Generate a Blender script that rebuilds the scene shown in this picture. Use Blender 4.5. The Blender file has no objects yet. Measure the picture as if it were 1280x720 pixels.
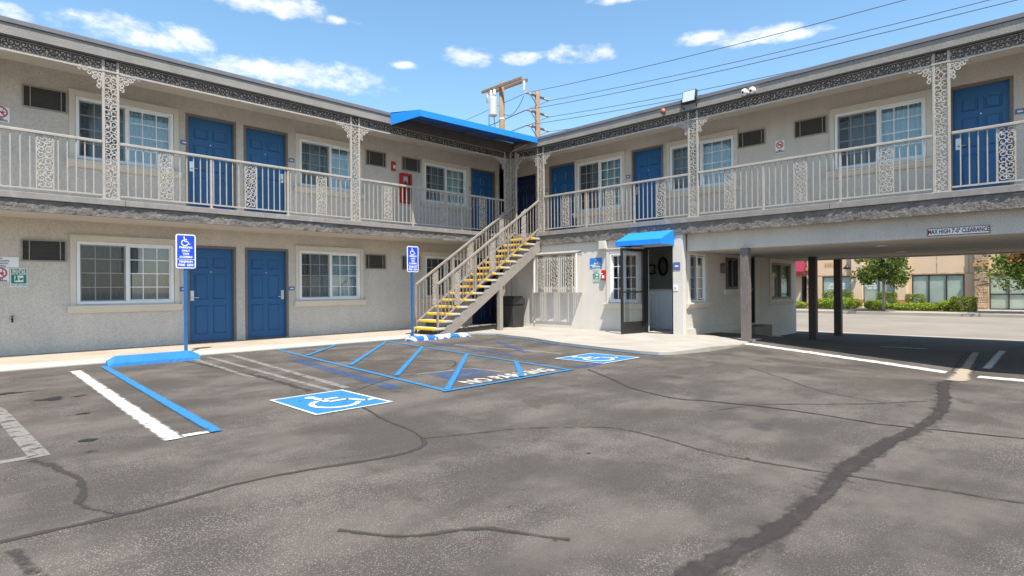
import bpy, bmesh, math, random
from mathutils import Vector, Matrix

# ------------------------------------------------------------------ camera, sky, sun, exposure
SC = bpy.context.scene
COL = SC.collection
FPX, HCAM = 715.0, 1.19
YAW, ROLL = math.atan(705 / 715.0), math.atan(11 / 1430.0)
fw = Vector((math.cos(YAW), math.sin(YAW), 0)); rt = Vector((math.sin(YAW), -math.cos(YAW), 0)); up = Vector((0, 0, 1))
cx = rt * math.cos(ROLL) - up * math.sin(ROLL); cy = rt * math.sin(ROLL) + up * math.cos(ROLL); cz = -fw
cam_data = bpy.data.cameras.new('camera'); cam = bpy.data.objects.new('camera', cam_data); COL.objects.link(cam)
cam.matrix_world = Matrix(((cx.x, cy.x, cz.x, 0), (cx.y, cy.y, cz.y, 0), (cx.z, cy.z, cz.z, HCAM), (0, 0, 0, 1)))
cam_data.sensor_width = 36; cam_data.lens = 36 * FPX / 1280; cam_data.shift_y = 0.4 / 1280
cam_data.clip_start = 0.05; cam_data.clip_end = 4000
SC.camera = cam
KX, KY = 0.27, 0.43                                   # metres a shadow moves east / north for each metre of height
SUN_EL = math.atan(1 / math.hypot(KX, KY)); SUN_AZ = math.atan2(-KX, -KY)      # azimuth of the sun, clockwise from +Y
sd = bpy.data.lights.new('sun', 'SUN'); sd.energy = 5.0; sd.angle = math.radians(0.55); sd.color = (1.0, 0.95, 0.87)
so = bpy.data.objects.new('sun', sd); COL.objects.link(so)
so.rotation_euler = Vector((KX, KY, -1)).to_track_quat('-Z', 'Y').to_euler(); so.location = (0, 0, 30)
SC.view_settings.view_transform = 'Standard'; SC.view_settings.look = 'None'; SC.view_settings.gamma = 1
SC.view_settings.use_curve_mapping = False; SC.view_settings.exposure = 0.70
SKY_STRENGTH = 0.10

def pixel_dir(px, py):
    u, v = px - 640, -(py - 360.4); c, s = math.cos(ROLL), math.sin(ROLL)
    return (fw + rt * ((u * c + v * s) / FPX) + up * ((-u * s + v * c) / FPX)).normalized()

def build_world():
    w = bpy.data.worlds.new('World'); SC.world = w; w.use_nodes = True
    nt = w.node_tree; nt.nodes.clear(); N = nt.nodes.new; L = nt.links.new
    out = N('ShaderNodeOutputWorld'); bg = N('ShaderNodeBackground'); sky = N('ShaderNodeTexSky')
    sky.sky_type = 'NISHITA'; sky.sun_disc = False; sky.sun_elevation = SUN_EL; sky.sun_rotation = SUN_AZ
    sky.air_density = 1.0; sky.dust_density = 0.6; sky.ozone_density = 1.6; sky.altitude = 100
    hs = N('ShaderNodeHueSaturation'); hs.inputs['Hue'].default_value = 0.489; hs.inputs['Saturation'].default_value = 1.08; hs.inputs['Value'].default_value = 1.55
    L(sky.outputs[0], hs.inputs['Color']); L(hs.outputs[0], bg.inputs[0]); bg.inputs[1].default_value = SKY_STRENGTH
    tc = N('ShaderNodeTexCoord')
    nz = N('ShaderNodeTexNoise'); nz.inputs['Scale'].default_value = 21; nz.inputs['Detail'].default_value = 8; nz.inputs['Roughness'].default_value = 0.62
    mp = N('ShaderNodeMapping'); mp.inputs['Scale'].default_value = (1, 1, 2.1)
    L(tc.outputs['Generated'], mp.inputs[0]); L(mp.outputs[0], nz.inputs['Vector'])
    def math_node(op, a=None, b=None):
        m = N('ShaderNodeMath'); m.operation = op
        for i, q in enumerate((a, b)):
            if q is None: continue
            if isinstance(q, (int, float)): m.inputs[i].default_value = q
            else: L(q, m.inputs[i])
        return m.outputs[0]
    nzv = math_node('MULTIPLY', math_node('SUBTRACT', nz.outputs[0], 0.5), 4.2)
    total = None
    clouds = [(335, 4, 100, 17), (185, 46, 95, 20), (235, 52, 40, 20), (360, 92, 125, 20), (420, 97, 55, 20), (588, 71, 38, 14), (645, 72, 32, 9), (728, 67, 46, 14),
              (875, 48, 40, 10), (945, 45, 70, 12), (1010, 41, 34, 7), (10, 16, 30, 11), (505, 81, 18, 6), (780, -4, 40, 8), (418, 24, 16, 7), (720, -160, 240, 46), (160, -190, 260, 50),
              (1180, -170, 200, 40), (-300, 30, 190, 40), (-420, 180, 160, 26), (1600, 60, 180, 30)]
    for px, py, sx, sy in clouds:
        c = pixel_dir(px, py); t1 = (pixel_dir(px + 5, py) - pixel_dir(px - 5, py)); k1 = t1.length / 10; t1.normalize()
        t2 = (pixel_dir(px, py - 5) - pixel_dir(px, py + 5)); k2 = t2.length / 10; t2.normalize()
        def dotn(v):
            d = N('ShaderNodeVectorMath'); d.operation = 'DOT_PRODUCT'; L(tc.outputs['Generated'], d.inputs[0]); d.inputs[1].default_value = v
            return d.outputs['Value']
        a = math_node('MULTIPLY', math_node('SUBTRACT', dotn(t1), t1.dot(c)), 1 / (k1 * sx))
        b = math_node('MULTIPLY', math_node('SUBTRACT', dotn(t2), t2.dot(c)), 1 / (k2 * sy))
        r2 = math_node('ADD', math_node('MULTIPLY', a, a), math_node('MULTIPLY', b, b))
        f = math_node('SUBTRACT', 1.0, r2)
        f = math_node('MAXIMUM', f, -3.0)
        total = f if total is None else math_node('MAXIMUM', total, f)
    dens = math_node('ADD', total, nzv)
    ramp = N('ShaderNodeMapRange'); ramp.interpolation_type = 'SMOOTHSTEP'
    L(dens, ramp.inputs[0]); ramp.inputs[1].default_value = -0.15; ramp.inputs[2].default_value = 1.5; ramp.inputs[3].default_value = 0; ramp.inputs[4].default_value = 0.95
    # thicker cloud is whiter, thin edges take the sky
    cb = N('ShaderNodeBackground'); cr = N('ShaderNodeValToRGB')
    cr.color_ramp.elements[0].position = 0.3; cr.color_ramp.elements[0].color = (0.62, 0.68, 0.76, 1); cr.color_ramp.elements[1].position = 0.62; cr.color_ramp.elements[1].color = (0.84, 0.83, 0.82, 1)
    n2 = N('ShaderNodeTexNoise'); n2.inputs['Scale'].default_value = 22; n2.inputs['Detail'].default_value = 4; L(mp.outputs[0], n2.inputs['Vector'])
    L(n2.outputs[0], cr.inputs[0]); L(cr.outputs[0], cb.inputs[0]); cb.inputs[1].default_value = 0.95
    mx = N('ShaderNodeMixShader'); L(ramp.outputs[0], mx.inputs[0]); L(bg.outputs[0], mx.inputs[1]); L(cb.outputs[0], mx.inputs[2]); L(mx.outputs[0], out.inputs[0])
build_world()

# ------------------------------------------------------------------ mesh helpers
class MB:
    def __init__(s): s.v = []; s.f = []
    def quad(s, a, b, c, d):
        n = len(s.v); s.v += [tuple(a), tuple(b), tuple(c), tuple(d)]; s.f.append((n, n + 1, n + 2, n + 3)); return s
    def poly(s, pts):
        n = len(s.v); s.v += [tuple(p) for p in pts]; s.f.append(tuple(range(n, n + len(pts)))); return s
    def box(s, x0, y0, z0, x1, y1, z1):
        n = len(s.v)
        s.v += [(x0, y0, z0), (x1, y0, z0), (x1, y1, z0), (x0, y1, z0), (x0, y0, z1), (x1, y0, z1), (x1, y1, z1), (x0, y1, z1)]
        s.f += [tuple(n + i for i in q) for q in ((3, 2, 1, 0), (4, 5, 6, 7), (0, 1, 5, 4), (1, 2, 6, 5), (2, 3, 7, 6), (3, 0, 4, 7))]; return s
    def prism(s, pts, axis, lo, hi):
        """pts 2D; axis 'x': pts are (y,z); 'y': (x,z); 'z': (x,y)"""
        def P(p, h): return {'x': (h, p[0], p[1]), 'y': (p[0], h, p[1]), 'z': (p[0], p[1], h)}[axis]
        n = len(s.v); m = len(pts)
        s.v += [P(p, lo) for p in pts] + [P(p, hi) for p in pts]
        s.f += [tuple(n + i for i in range(m)), tuple(n + m + i for i in reversed(range(m)))]
        s.f += [(n + i, n + m + i, n + m + (i + 1) % m, n + (i + 1) % m) for i in range(m)]; return s
    def tube(s, pts, r, k=8, cap=True):
        pts = [Vector(p) for p in pts]; rs = r if isinstance(r, (list, tuple)) else [r] * len(pts); rings = []; ref = None
        for i, p in enumerate(pts):
            d = (pts[min(i + 1, len(pts) - 1)] - pts[max(i - 1, 0)]).normalized()
            if ref is None: ref = d.orthogonal().normalized()
            ref = (ref - d * ref.dot(d))
            if ref.length < 1e-5: ref = d.orthogonal()
            ref.normalize(); b = d.cross(ref); n = len(s.v)
            s.v += [tuple(p + (ref * math.cos(2 * math.pi * j / k) + b * math.sin(2 * math.pi * j / k)) * rs[i]) for j in range(k)]
            rings.append(n)
        for a, b in zip(rings, rings[1:]): s.f += [(a + j, a + (j + 1) % k, b + (j + 1) % k, b + j) for j in range(k)]
        if cap: s.f += [tuple(rings[0] + j for j in reversed(range(k))), tuple(rings[-1] + j for j in range(k))]
        return s
    def bar(s, p, q, w, h):
        """box bar from p to q, w across (horizontal), h in the remaining direction"""
        p, q = Vector(p), Vector(q); d = (q - p).normalized(); side = d.cross(Vector((0, 0, 1)))
        if side.length < 1e-4: side = Vector((1, 0, 0))
        side.normalize(); u = side.cross(d).normalized(); n = len(s.v)
        for c in (p, q):
            for a, b in ((-1, -1), (1, -1), (1, 1), (-1, 1)): s.v.append(tuple(c + side * (a * w / 2) + u * (b * h / 2)))
        s.f += [tuple(n + i for i in f) for f in ((0, 1, 2, 3), (7, 6, 5, 4), (0, 4, 5, 1), (1, 5, 6, 2), (2, 6, 7, 3), (3, 7, 4, 0))]; return s
    def ribbon(s, pts, w, dep, y=0.0):
        """flat strap in the XZ plane, thickness dep in y"""
        m = len(pts); n = len(s.v)
        for i, (x, z) in enumerate(pts):
            x0, z0 = pts[max(i - 1, 0)]; x1, z1 = pts[min(i + 1, m - 1)]
            dx, dz = x1 - x0, z1 - z0; l = math.hypot(dx, dz) or 1; nx, nz = -dz / l * w / 2, dx / l * w / 2
            s.v += [(x + nx, y - dep / 2, z + nz), (x - nx, y - dep / 2, z - nz), (x + nx, y + dep / 2, z + nz), (x - nx, y + dep / 2, z - nz)]
        for i in range(m - 1):
            a = n + 4 * i; b = a + 4
            s.f += [(a, a + 1, b + 1, b), (a + 2, b + 2, b + 3, a + 3), (a, b, b + 2, a + 2), (a + 1, a + 3, b + 3, b + 1)]
        return s
    def disc(s, c, r, k=16, axis='y'):
        pts = [(c[0] + r * math.cos(2 * math.pi * i / k), c[1], c[2] + r * math.sin(2 * math.pi * i / k)) if axis == 'y' else
               (c[0] + r * math.cos(2 * math.pi * i / k), c[1] + r * math.sin(2 * math.pi * i / k), c[2]) for i in range(k)]
        return s.poly(pts)
    def sphere(s, c, r, a=10, b=6, sz=1.0):
        n = len(s.v)
        for i in range(b + 1):
            t = math.pi * i / b
            for j in range(a): s.v.append((c[0] + r * math.sin(t) * math.cos(2 * math.pi * j / a), c[1] + r * math.sin(t) * math.sin(2 * math.pi * j / a), c[2] + r * sz * math.cos(t)))
        for i in range(b):
            for j in range(a): s.f.append((n + i * a + j, n + (i + 1) * a + j, n + (i + 1) * a + (j + 1) % a, n + i * a + (j + 1) % a))
        return s
    def mesh(s, name, bevel=0.0, smooth=False, fix=True, segs=2):
        me = bpy.data.meshes.new(name); me.from_pydata(s.v, [], s.f); me.update()
        if fix or bevel:
            bm = bmesh.new(); bm.from_mesh(me)
            if bevel:
                bmesh.ops.remove_doubles(bm, verts=bm.verts, dist=1e-5)
            bmesh.ops.recalc_face_normals(bm, faces=bm.faces)
            if bevel:
                bmesh.ops.bevel(bm, geom=[e for e in bm.edges if len(e.link_faces) == 2 and e.calc_face_angle(0) > 0.5], offset=bevel, segments=segs, affect='EDGES', profile=0.5)
            bm.to_mesh(me); bm.free()
        if smooth:
            me.polygons.foreach_set('use_smooth', [True] * len(me.polygons)); me.update()
        return me

def link(name, me, mat=None, parent=None, loc=(0, 0, 0), rz=0.0, rot=None):
    """world coordinates for children of a top-level object that is not rotated; local ones below that"""
    if mat is not None and not me.materials: me.materials.append(mat)
    o = bpy.data.objects.new(name, me); COL.objects.link(o)
    loc = Vector(loc)
    if parent is not None:
        o.parent = parent
        if parent.parent is None and parent.type == 'EMPTY' and not parent.get('local_frame'): loc = loc - parent.location
    o.location = loc; o.rotation_euler = rot if rot else (0, 0, rz)
    return o
def obj(name, mb, mat, parent=None, loc=(0, 0, 0), rz=0.0, bevel=0.0, smooth=False, fix=True, rot=None):
    return link(name, mb.mesh(name, bevel, smooth, fix), mat, parent, loc, rz, rot)
def thing(name, label, cat, loc=(0, 0, 0), rz=0.0, group=None, local=False):
    o = bpy.data.objects.new(name, None); COL.objects.link(o); o.location = loc; o.rotation_euler = (0, 0, rz); o.empty_display_size = 0.2
    if local or rz: o['local_frame'] = 1
    return tag(o, label, cat, group)
def tag(o, label, cat, group=None):
    o['label'] = label; o['category'] = cat
    if group: o['group'] = group
    return o
def struct(o): o['kind'] = 'structure'; return o

# ------------------------------------------------------------------ materials
def new_mat(name):
    m = bpy.data.materials.new(name); m.use_nodes = True; nt = m.node_tree
    return m, nt, nt.nodes['Principled BSDF'], nt.nodes.new, nt.links.new
def surf(name, col, rough=0.7, var=0.0, vscale=1.5, bump=0.0, bscale=60, metal=0.0, spec=0.5, fine=0.0, fscale=150, streak=0.0, dirt=None, local=False, bdist=0.01):
    """plain surface: large blotches (var), fine grain (fine), vertical run-off streaks, relief"""
    m, nt, b, N, L = new_mat(name)
    b.inputs['Roughness'].default_value = rough; b.inputs['Metallic'].default_value = metal; b.inputs['Specular IOR Level'].default_value = spec
    if local: src = N('ShaderNodeTexCoord').outputs['Object']
    else: src = N('ShaderNodeNewGeometry').outputs['Position']
    cur = None
    def mulc(cur, fac_out, lo, hi):
        mr = N('ShaderNodeMapRange'); L(fac_out, mr.inputs[0]); mr.inputs[1].default_value = 0.3; mr.inputs[2].default_value = 0.7; mr.inputs[3].default_value = lo; mr.inputs[4].default_value = hi
        mx = N('ShaderNodeMix'); mx.data_type = 'RGBA'; mx.blend_type = 'MULTIPLY'; mx.inputs[0].default_value = 1
        if cur is None: mx.inputs[6].default_value = (*col, 1)
        else: L(cur, mx.inputs[6])
        L(mr.outputs[0], mx.inputs[7]); return mx.outputs[2]
    def noise(sc, det=4, scale=None, r=0.55):
        n = N('ShaderNodeTexNoise'); n.inputs['Scale'].default_value = sc; n.inputs['Detail'].default_value = det; n.inputs['Roughness'].default_value = r
        if scale:
            mp = N('ShaderNodeMapping'); mp.inputs['Scale'].default_value = scale; L(src, mp.inputs[0]); L(mp.outputs[0], n.inputs['Vector'])
        else: L(src, n.inputs['Vector'])
        return n.outputs[0]
    if var: cur = mulc(cur, noise(vscale, 5), 1 - var, 1 + var * 0.6)
    if streak: cur = mulc(cur, noise(2.2, 5, (2.2, 2.2, 0.28)), 1 - streak, 1 + streak * 0.4)
    if fine: cur = mulc(cur, noise(fscale, 2), 1 - fine, 1 + fine)
    if dirt:
        mr = N('ShaderNodeMapRange'); L(noise(dirt[1], 6, None, 0.65), mr.inputs[0]); mr.inputs[1].default_value = 0.56; mr.inputs[2].default_value = 0.72; mr.inputs[3].default_value = 0; mr.inputs[4].default_value = dirt[2]
        mx = N('ShaderNodeMix'); mx.data_type = 'RGBA'; L(mr.outputs[0], mx.inputs[0])
        if cur is None: mx.inputs[6].default_value = (*col, 1)
        else: L(cur, mx.inputs[6])
        mx.inputs[7].default_value = (*dirt[0], 1); cur = mx.outputs[2]
    if cur is None: b.inputs['Base Color'].default_value = (*col, 1)
    else: L(cur, b.inputs['Base Color'])
    if bump:
        bp = N('ShaderNodeBump'); bp.inputs['Strength'].default_value = bump; bp.inputs['Distance'].default_value = bdist
        L(noise(bscale, 4, None, 0.65), bp.inputs['Height']); L(bp.outputs[0], b.inputs['Normal'])
    return m

M = {}
M['stucco'] = surf('stucco', (0.555, 0.508, 0.447), 0.9, var=0.08, vscale=0.9, bump=0.7, bscale=30, fine=0.14, fscale=42, streak=0.06, spec=0.2)
M['office'] = surf('office_stucco', (0.62, 0.575, 0.515), 0.9, var=0.06, vscale=1.2, bump=0.5, bscale=30, fine=0.06, fscale=60, streak=0.05, spec=0.2)
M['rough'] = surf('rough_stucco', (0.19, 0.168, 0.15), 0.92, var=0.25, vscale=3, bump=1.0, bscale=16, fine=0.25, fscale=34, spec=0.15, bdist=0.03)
M['fascia'] = surf('fascia_stucco', (0.275, 0.25, 0.225), 0.92, var=0.15, vscale=2, bump=0.7, bscale=40, fine=0.18, fscale=50, spec=0.15)
M['trim'] = surf('stucco_trim', (0.62, 0.57, 0.49), 0.85, var=0.06, vscale=2, bump=0.2, bscale=60, spec=0.2)
M['soffit'] = surf('soffit_stucco', (0.60, 0.55, 0.48), 0.9, var=0.08, vscale=0.8, bump=0.3, bscale=30, spec=0.15)
M['taupe'] = surf('taupe_paint', (0.39, 0.345, 0.295), 0.55, var=0.10, vscale=6, fine=0.05, fscale=90, dirt=((0.20, 0.16, 0.13), 7, 0.5))
M['taupe_stair'] = surf('stair_paint', (0.28, 0.245, 0.21), 0.55, var=0.12, vscale=6, dirt=((0.16, 0.12, 0.09), 7, 0.5))
M['taupe_wood'] = surf('taupe_board', (0.25, 0.222, 0.198), 0.7, var=0.18, vscale=5, fine=0.10, fscale=60, bump=0.2, bscale=40, dirt=((0.42, 0.39, 0.36), 4, 0.5))
M['scroll'] = surf('cast_iron_paint', (0.43, 0.385, 0.33), 0.6, var=0.15, vscale=9)
M['frieze'] = surf('eave_shaded_iron_paint', (0.055, 0.052, 0.053), 0.6, var=0.2, vscale=9)  # same iron as the pillars, eave shadow put into its colour
M['roofmetal'] = surf('flashing', (0.16, 0.155, 0.165), 0.5, var=0.15, vscale=3, metal=0.0)
M['roofing'] = surf('roofing', (0.30, 0.29, 0.28), 0.95, var=0.2, vscale=1)
M['blue_door'] = surf('blue_door_paint', (0.010, 0.095, 0.245), 0.42, var=0.06, vscale=2, fine=0.03, fscale=40)
M['navy_door'] = surf('navy_door_paint', (0.012, 0.025, 0.085), 0.45, var=0.06, vscale=2)
M['door_frame'] = surf('brown_door_frame', (0.16, 0.14, 0.125), 0.6, var=0.1, vscale=4)
M['vinyl'] = surf('white_vinyl', (0.78, 0.78, 0.77), 0.4, var=0.03, vscale=3)
M['curtain'] = surf('curtain_fabric', (0.62, 0.68, 0.67), 0.9, var=0.08, vscale=5)
M['curtain_dark'] = surf('grey_curtain_fabric', (0.26, 0.27, 0.26), 0.9, var=0.10, vscale=5)
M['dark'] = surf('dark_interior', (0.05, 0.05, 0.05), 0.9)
M['ac'] = surf('air_conditioner_grille', (0.085, 0.078, 0.068), 0.7, var=0.1, vscale=8)
M['ac_frame'] = surf('air_conditioner_frame', (0.30, 0.27, 0.235), 0.7, var=0.1, vscale=8)
M['steel'] = surf('brushed_steel', (0.60, 0.59, 0.57), 0.3, metal=1.0)
M['black'] = surf('black_aluminium', (0.018, 0.018, 0.018), 0.4)
M['canvas'] = surf('blue_canvas', (0.008, 0.235, 0.74), 0.6, var=0.06, vscale=3, fine=0.03, fscale=200)
M['canvas_dark'] = surf('blue_canvas_lining', (0.006, 0.07, 0.30), 0.8, var=0.06, vscale=3)
M['brownbeam'] = surf('brown_beam_paint', (0.085, 0.07, 0.062), 0.7, var=0.15, vscale=4)
M['column'] = surf('brown_column_paint', (0.15, 0.12, 0.108), 0.6, var=0.15, vscale=5, dirt=((0.5, 0.47, 0.43), 9, 0.35))
M['yellow'] = surf('yellow_safety_paint', (0.80, 0.47, 0.02), 0.6, var=0.12, vscale=8, dirt=((0.35, 0.26, 0.1), 14, 0.5))
M['concrete_tread'] = surf('concrete_tread', (0.50, 0.46, 0.41), 0.9, var=0.12, vscale=6, fine=0.1, fscale=90)
M['walk'] = surf('walkway_concrete', (0.39, 0.33, 0.265), 0.9, var=0.14, vscale=1.3, fine=0.07, fscale=110, bump=0.1, bscale=120, dirt=((0.33, 0.24, 0.15), 1.1, 0.6), spec=0.2)
M['kerb'] = surf('kerb_concrete', (0.44, 0.405, 0.355), 0.9, var=0.1, vscale=2.0, fine=0.06, fscale=110, dirt=((0.36, 0.32, 0.27), 2.2, 0.5), spec=0.2)
M['apron'] = surf('apron_concrete', (0.37, 0.335, 0.29), 0.9, var=0.16, vscale=1.3, fine=0.06, fscale=110, dirt=((0.32, 0.27, 0.215), 1.6, 0.5), spec=0.2)
M['sand'] = surf('patched_concrete', (0.52, 0.42, 0.31), 0.95, var=0.2, vscale=5, fine=0.12, fscale=60)
M['blue_post'] = surf('blue_post_paint', (0.015, 0.11, 0.30), 0.5, var=0.1, vscale=5)
M['sign_blue'] = surf('sign_blue', (0.012, 0.06, 0.60), 0.4)
M['sign_white'] = surf('sign_white', (0.80, 0.80, 0.80), 0.45)
M['sign_green'] = surf('sign_green', (0.0, 0.20, 0.115), 0.45)
M['sign_sky'] = surf('sign_sky_blue', (0.02, 0.20, 0.60), 0.45)
M['sign_red'] = surf('sign_red', (0.55, 0.02, 0.04), 0.45)
M['maroon'] = surf('sign_maroon', (0.16, 0.02, 0.03), 0.5)
M['plaque'] = surf('blue_plaque', (0.09, 0.12, 0.30), 0.5)
M['sign_grey'] = surf('print_grey', (0.25, 0.24, 0.24), 0.6)
M['print_black'] = surf('print_black', (0.03, 0.03, 0.03), 0.6)
M['red'] = surf('red_enamel', (0.45, 0.012, 0.012), 0.4)
M['maroon_canvas'] = surf('maroon_canvas', (0.20, 0.008, 0.03), 0.8)
M['stop_blue'] = surf('wheel_stop_blue', (0.02, 0.20, 0.50), 0.7, var=0.14, vscale=6, fine=0.06, fscale=70, bump=0.25, bscale=60, dirt=((0.04, 0.16, 0.36), 6, 0.6))
M['bin'] = surf('dark_bin_plastic', (0.035, 0.033, 0.032), 0.5, var=0.1, vscale=8)
M['cabinet'] = surf('white_cabinet', (0.72, 0.73, 0.74), 0.5, var=0.04, vscale=3)
M['office_wall'] = surf('office_inside_wall', (0.66, 0.66, 0.60), 0.85)
M['tan'] = surf('tan_stucco', (0.66, 0.475, 0.315), 0.9, var=0.05, vscale=0.7, bump=0.15, bscale=20)
M['tan_light'] = surf('tan_band', (0.72, 0.53, 0.37), 0.9, var=0.05, vscale=0.9)
M['orange'] = surf('orange_trim', (0.50, 0.24, 0.10), 0.85)
M['dkframe'] = surf('bronze_window_frame', (0.03, 0.028, 0.026), 0.5)
M['shade'] = surf('roller_shade', (0.66, 0.70, 0.61), 0.9, var=0.12, vscale=1.5)
M['stone'] = surf('stone_veneer', (0.50, 0.34, 0.22), 0.9, var=0.4, vscale=2.7, bump=0.6, bscale=12)
M['road'] = surf('street_asphalt', (0.235, 0.20, 0.16), 0.95, var=0.14, vscale=0.5, fine=0.10, fscale=30, streak=0.0)
M['farwalk'] = surf('far_pavement_concrete', (0.34, 0.30, 0.25), 0.95, var=0.10, vscale=0.8)
M['soil'] = surf('soil', (0.10, 0.075, 0.05), 0.95, var=0.3, vscale=2)
M['ground'] = surf('ground_dust', (0.22, 0.20, 0.17), 0.95, var=0.2, vscale=0.1)
M['wood_pole'] = surf('weathered_pole_wood', (0.27, 0.165, 0.09), 0.85, var=0.2, vscale=2, streak=0.2)
M['grey_can'] = surf('transformer_grey', (0.50, 0.50, 0.48), 0.5)
M['porcelain'] = surf('porcelain', (0.60, 0.58, 0.55), 0.3)
M['wire'] = surf('wire_black', (0.04, 0.04, 0.045), 0.6)
M['bark'] = surf('pale_bark', (0.30, 0.26, 0.21), 0.9, var=0.2, vscale=6)
M['lens'] = surf('flood_lens', (0.50, 0.55, 0.60), 0.2)
M['plastic_white'] = surf('white_plastic', (0.75, 0.75, 0.74), 0.35)
M['orange_horn'] = surf('weathered_horn', (0.35, 0.14, 0.08), 0.6, var=0.3, vscale=30)

def glass_mat(name, tint, refl=1.0):
    m, nt, b, N, L = new_mat(name); nt.nodes.remove(b)
    out = nt.nodes['Material Output']; tr = N('ShaderNodeBsdfTransparent'); tr.inputs[0].default_value = (*tint, 1)
    gl = N('ShaderNodeBsdfGlossy'); gl.inputs['Roughness'].default_value = 0.015; gl.inputs[0].default_value = (0.95, 0.97, 1, 1)
    fr = N('ShaderNodeFresnel'); fr.inputs[0].default_value = 1.52
    ml = N('ShaderNodeMath'); ml.operation = 'MULTIPLY'; ml.inputs[1].default_value = refl; ml.use_clamp = True; L(fr.outputs[0], ml.inputs[0])
    # slight waviness of the panes
    nz = N('ShaderNodeTexNoise'); nz.inputs['Scale'].default_value = 1.3; bp = N('ShaderNodeBump'); bp.inputs['Strength'].default_value = 0.05; L(N('ShaderNodeNewGeometry').outputs['Position'], nz.inputs['Vector'])
    L(nz.outputs[0], bp.inputs['Height']); L(bp.outputs[0], gl.inputs['Normal'])
    mx = N('ShaderNodeMixShader'); L(ml.outputs[0], mx.inputs[0]); L(tr.outputs[0], mx.inputs[1]); L(gl.outputs[0], mx.inputs[2]); L(mx.outputs[0], out.inputs[0]); return m
M['glass'] = glass_mat('window_glass', (0.80, 0.90, 0.92), 2.6)
M['glass_clear'] = glass_mat('door_glass', (0.93, 0.96, 0.95), 0.5)
M['glass_far'] = glass_mat('shop_glass', (0.97, 1.0, 0.98), 0.6)
def screen_mat():
    m, nt, b, N, L = new_mat('insect_screen'); out = nt.nodes['Material Output']; b.inputs['Base Color'].default_value = (0.06, 0.06, 0.06, 1); b.inputs['Roughness'].default_value = 0.8
    tr = N('ShaderNodeBsdfTransparent'); mx = N('ShaderNodeMixShader'); mx.inputs[0].default_value = 0.45
    L(tr.outputs[0], mx.inputs[1]); L(b.outputs[0], mx.inputs[2]); L(mx.outputs[0], out.inputs[0]); return m
M['screen'] = screen_mat()

def leaf_mat(name, c1, c2, c3=None):
    m, nt, b, N, L = new_mat(name); b.inputs['Roughness'].default_value = 0.55; b.inputs['Specular IOR Level'].default_value = 0.3
    out = nt.nodes['Material Output']; geo = N('ShaderNodeNewGeometry')
    cr = N('ShaderNodeValToRGB'); cr.color_ramp.elements[0].position = 0; cr.color_ramp.elements[0].color = (*c1, 1); cr.color_ramp.elements[1].position = 0.8; cr.color_ramp.elements[1].color = (*c2, 1)
    if c3: e = cr.color_ramp.elements.new(1.0); e.color = (*c3, 1)
    L(geo.outputs['Random Per Island'], cr.inputs[0]); L(cr.outputs[0], b.inputs['Base Color'])
    tl = N('ShaderNodeBsdfTranslucent'); L(cr.outputs[0], tl.inputs[0]); mx = N('ShaderNodeMixShader'); mx.inputs[0].default_value = 0.3
    L(b.outputs[0], mx.inputs[1]); L(tl.outputs[0], mx.inputs[2]); L(mx.outputs[0], out.inputs[0]); return m
M['leaf_tree'] = leaf_mat('tree_leaf', (0.045, 0.085, 0.012), (0.15, 0.20, 0.03))
M['leaf_hedge'] = leaf_mat('hedge_leaf', (0.07, 0.11, 0.013), (0.24, 0.29, 0.035))
M['leaf_bright'] = leaf_mat('shrub_leaf', (0.11, 0.20, 0.015), (0.36, 0.44, 0.05))
M['flower'] = leaf_mat('coral_blossom', (0.45, 0.06, 0.05), (0.60, 0.16, 0.12))

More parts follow.
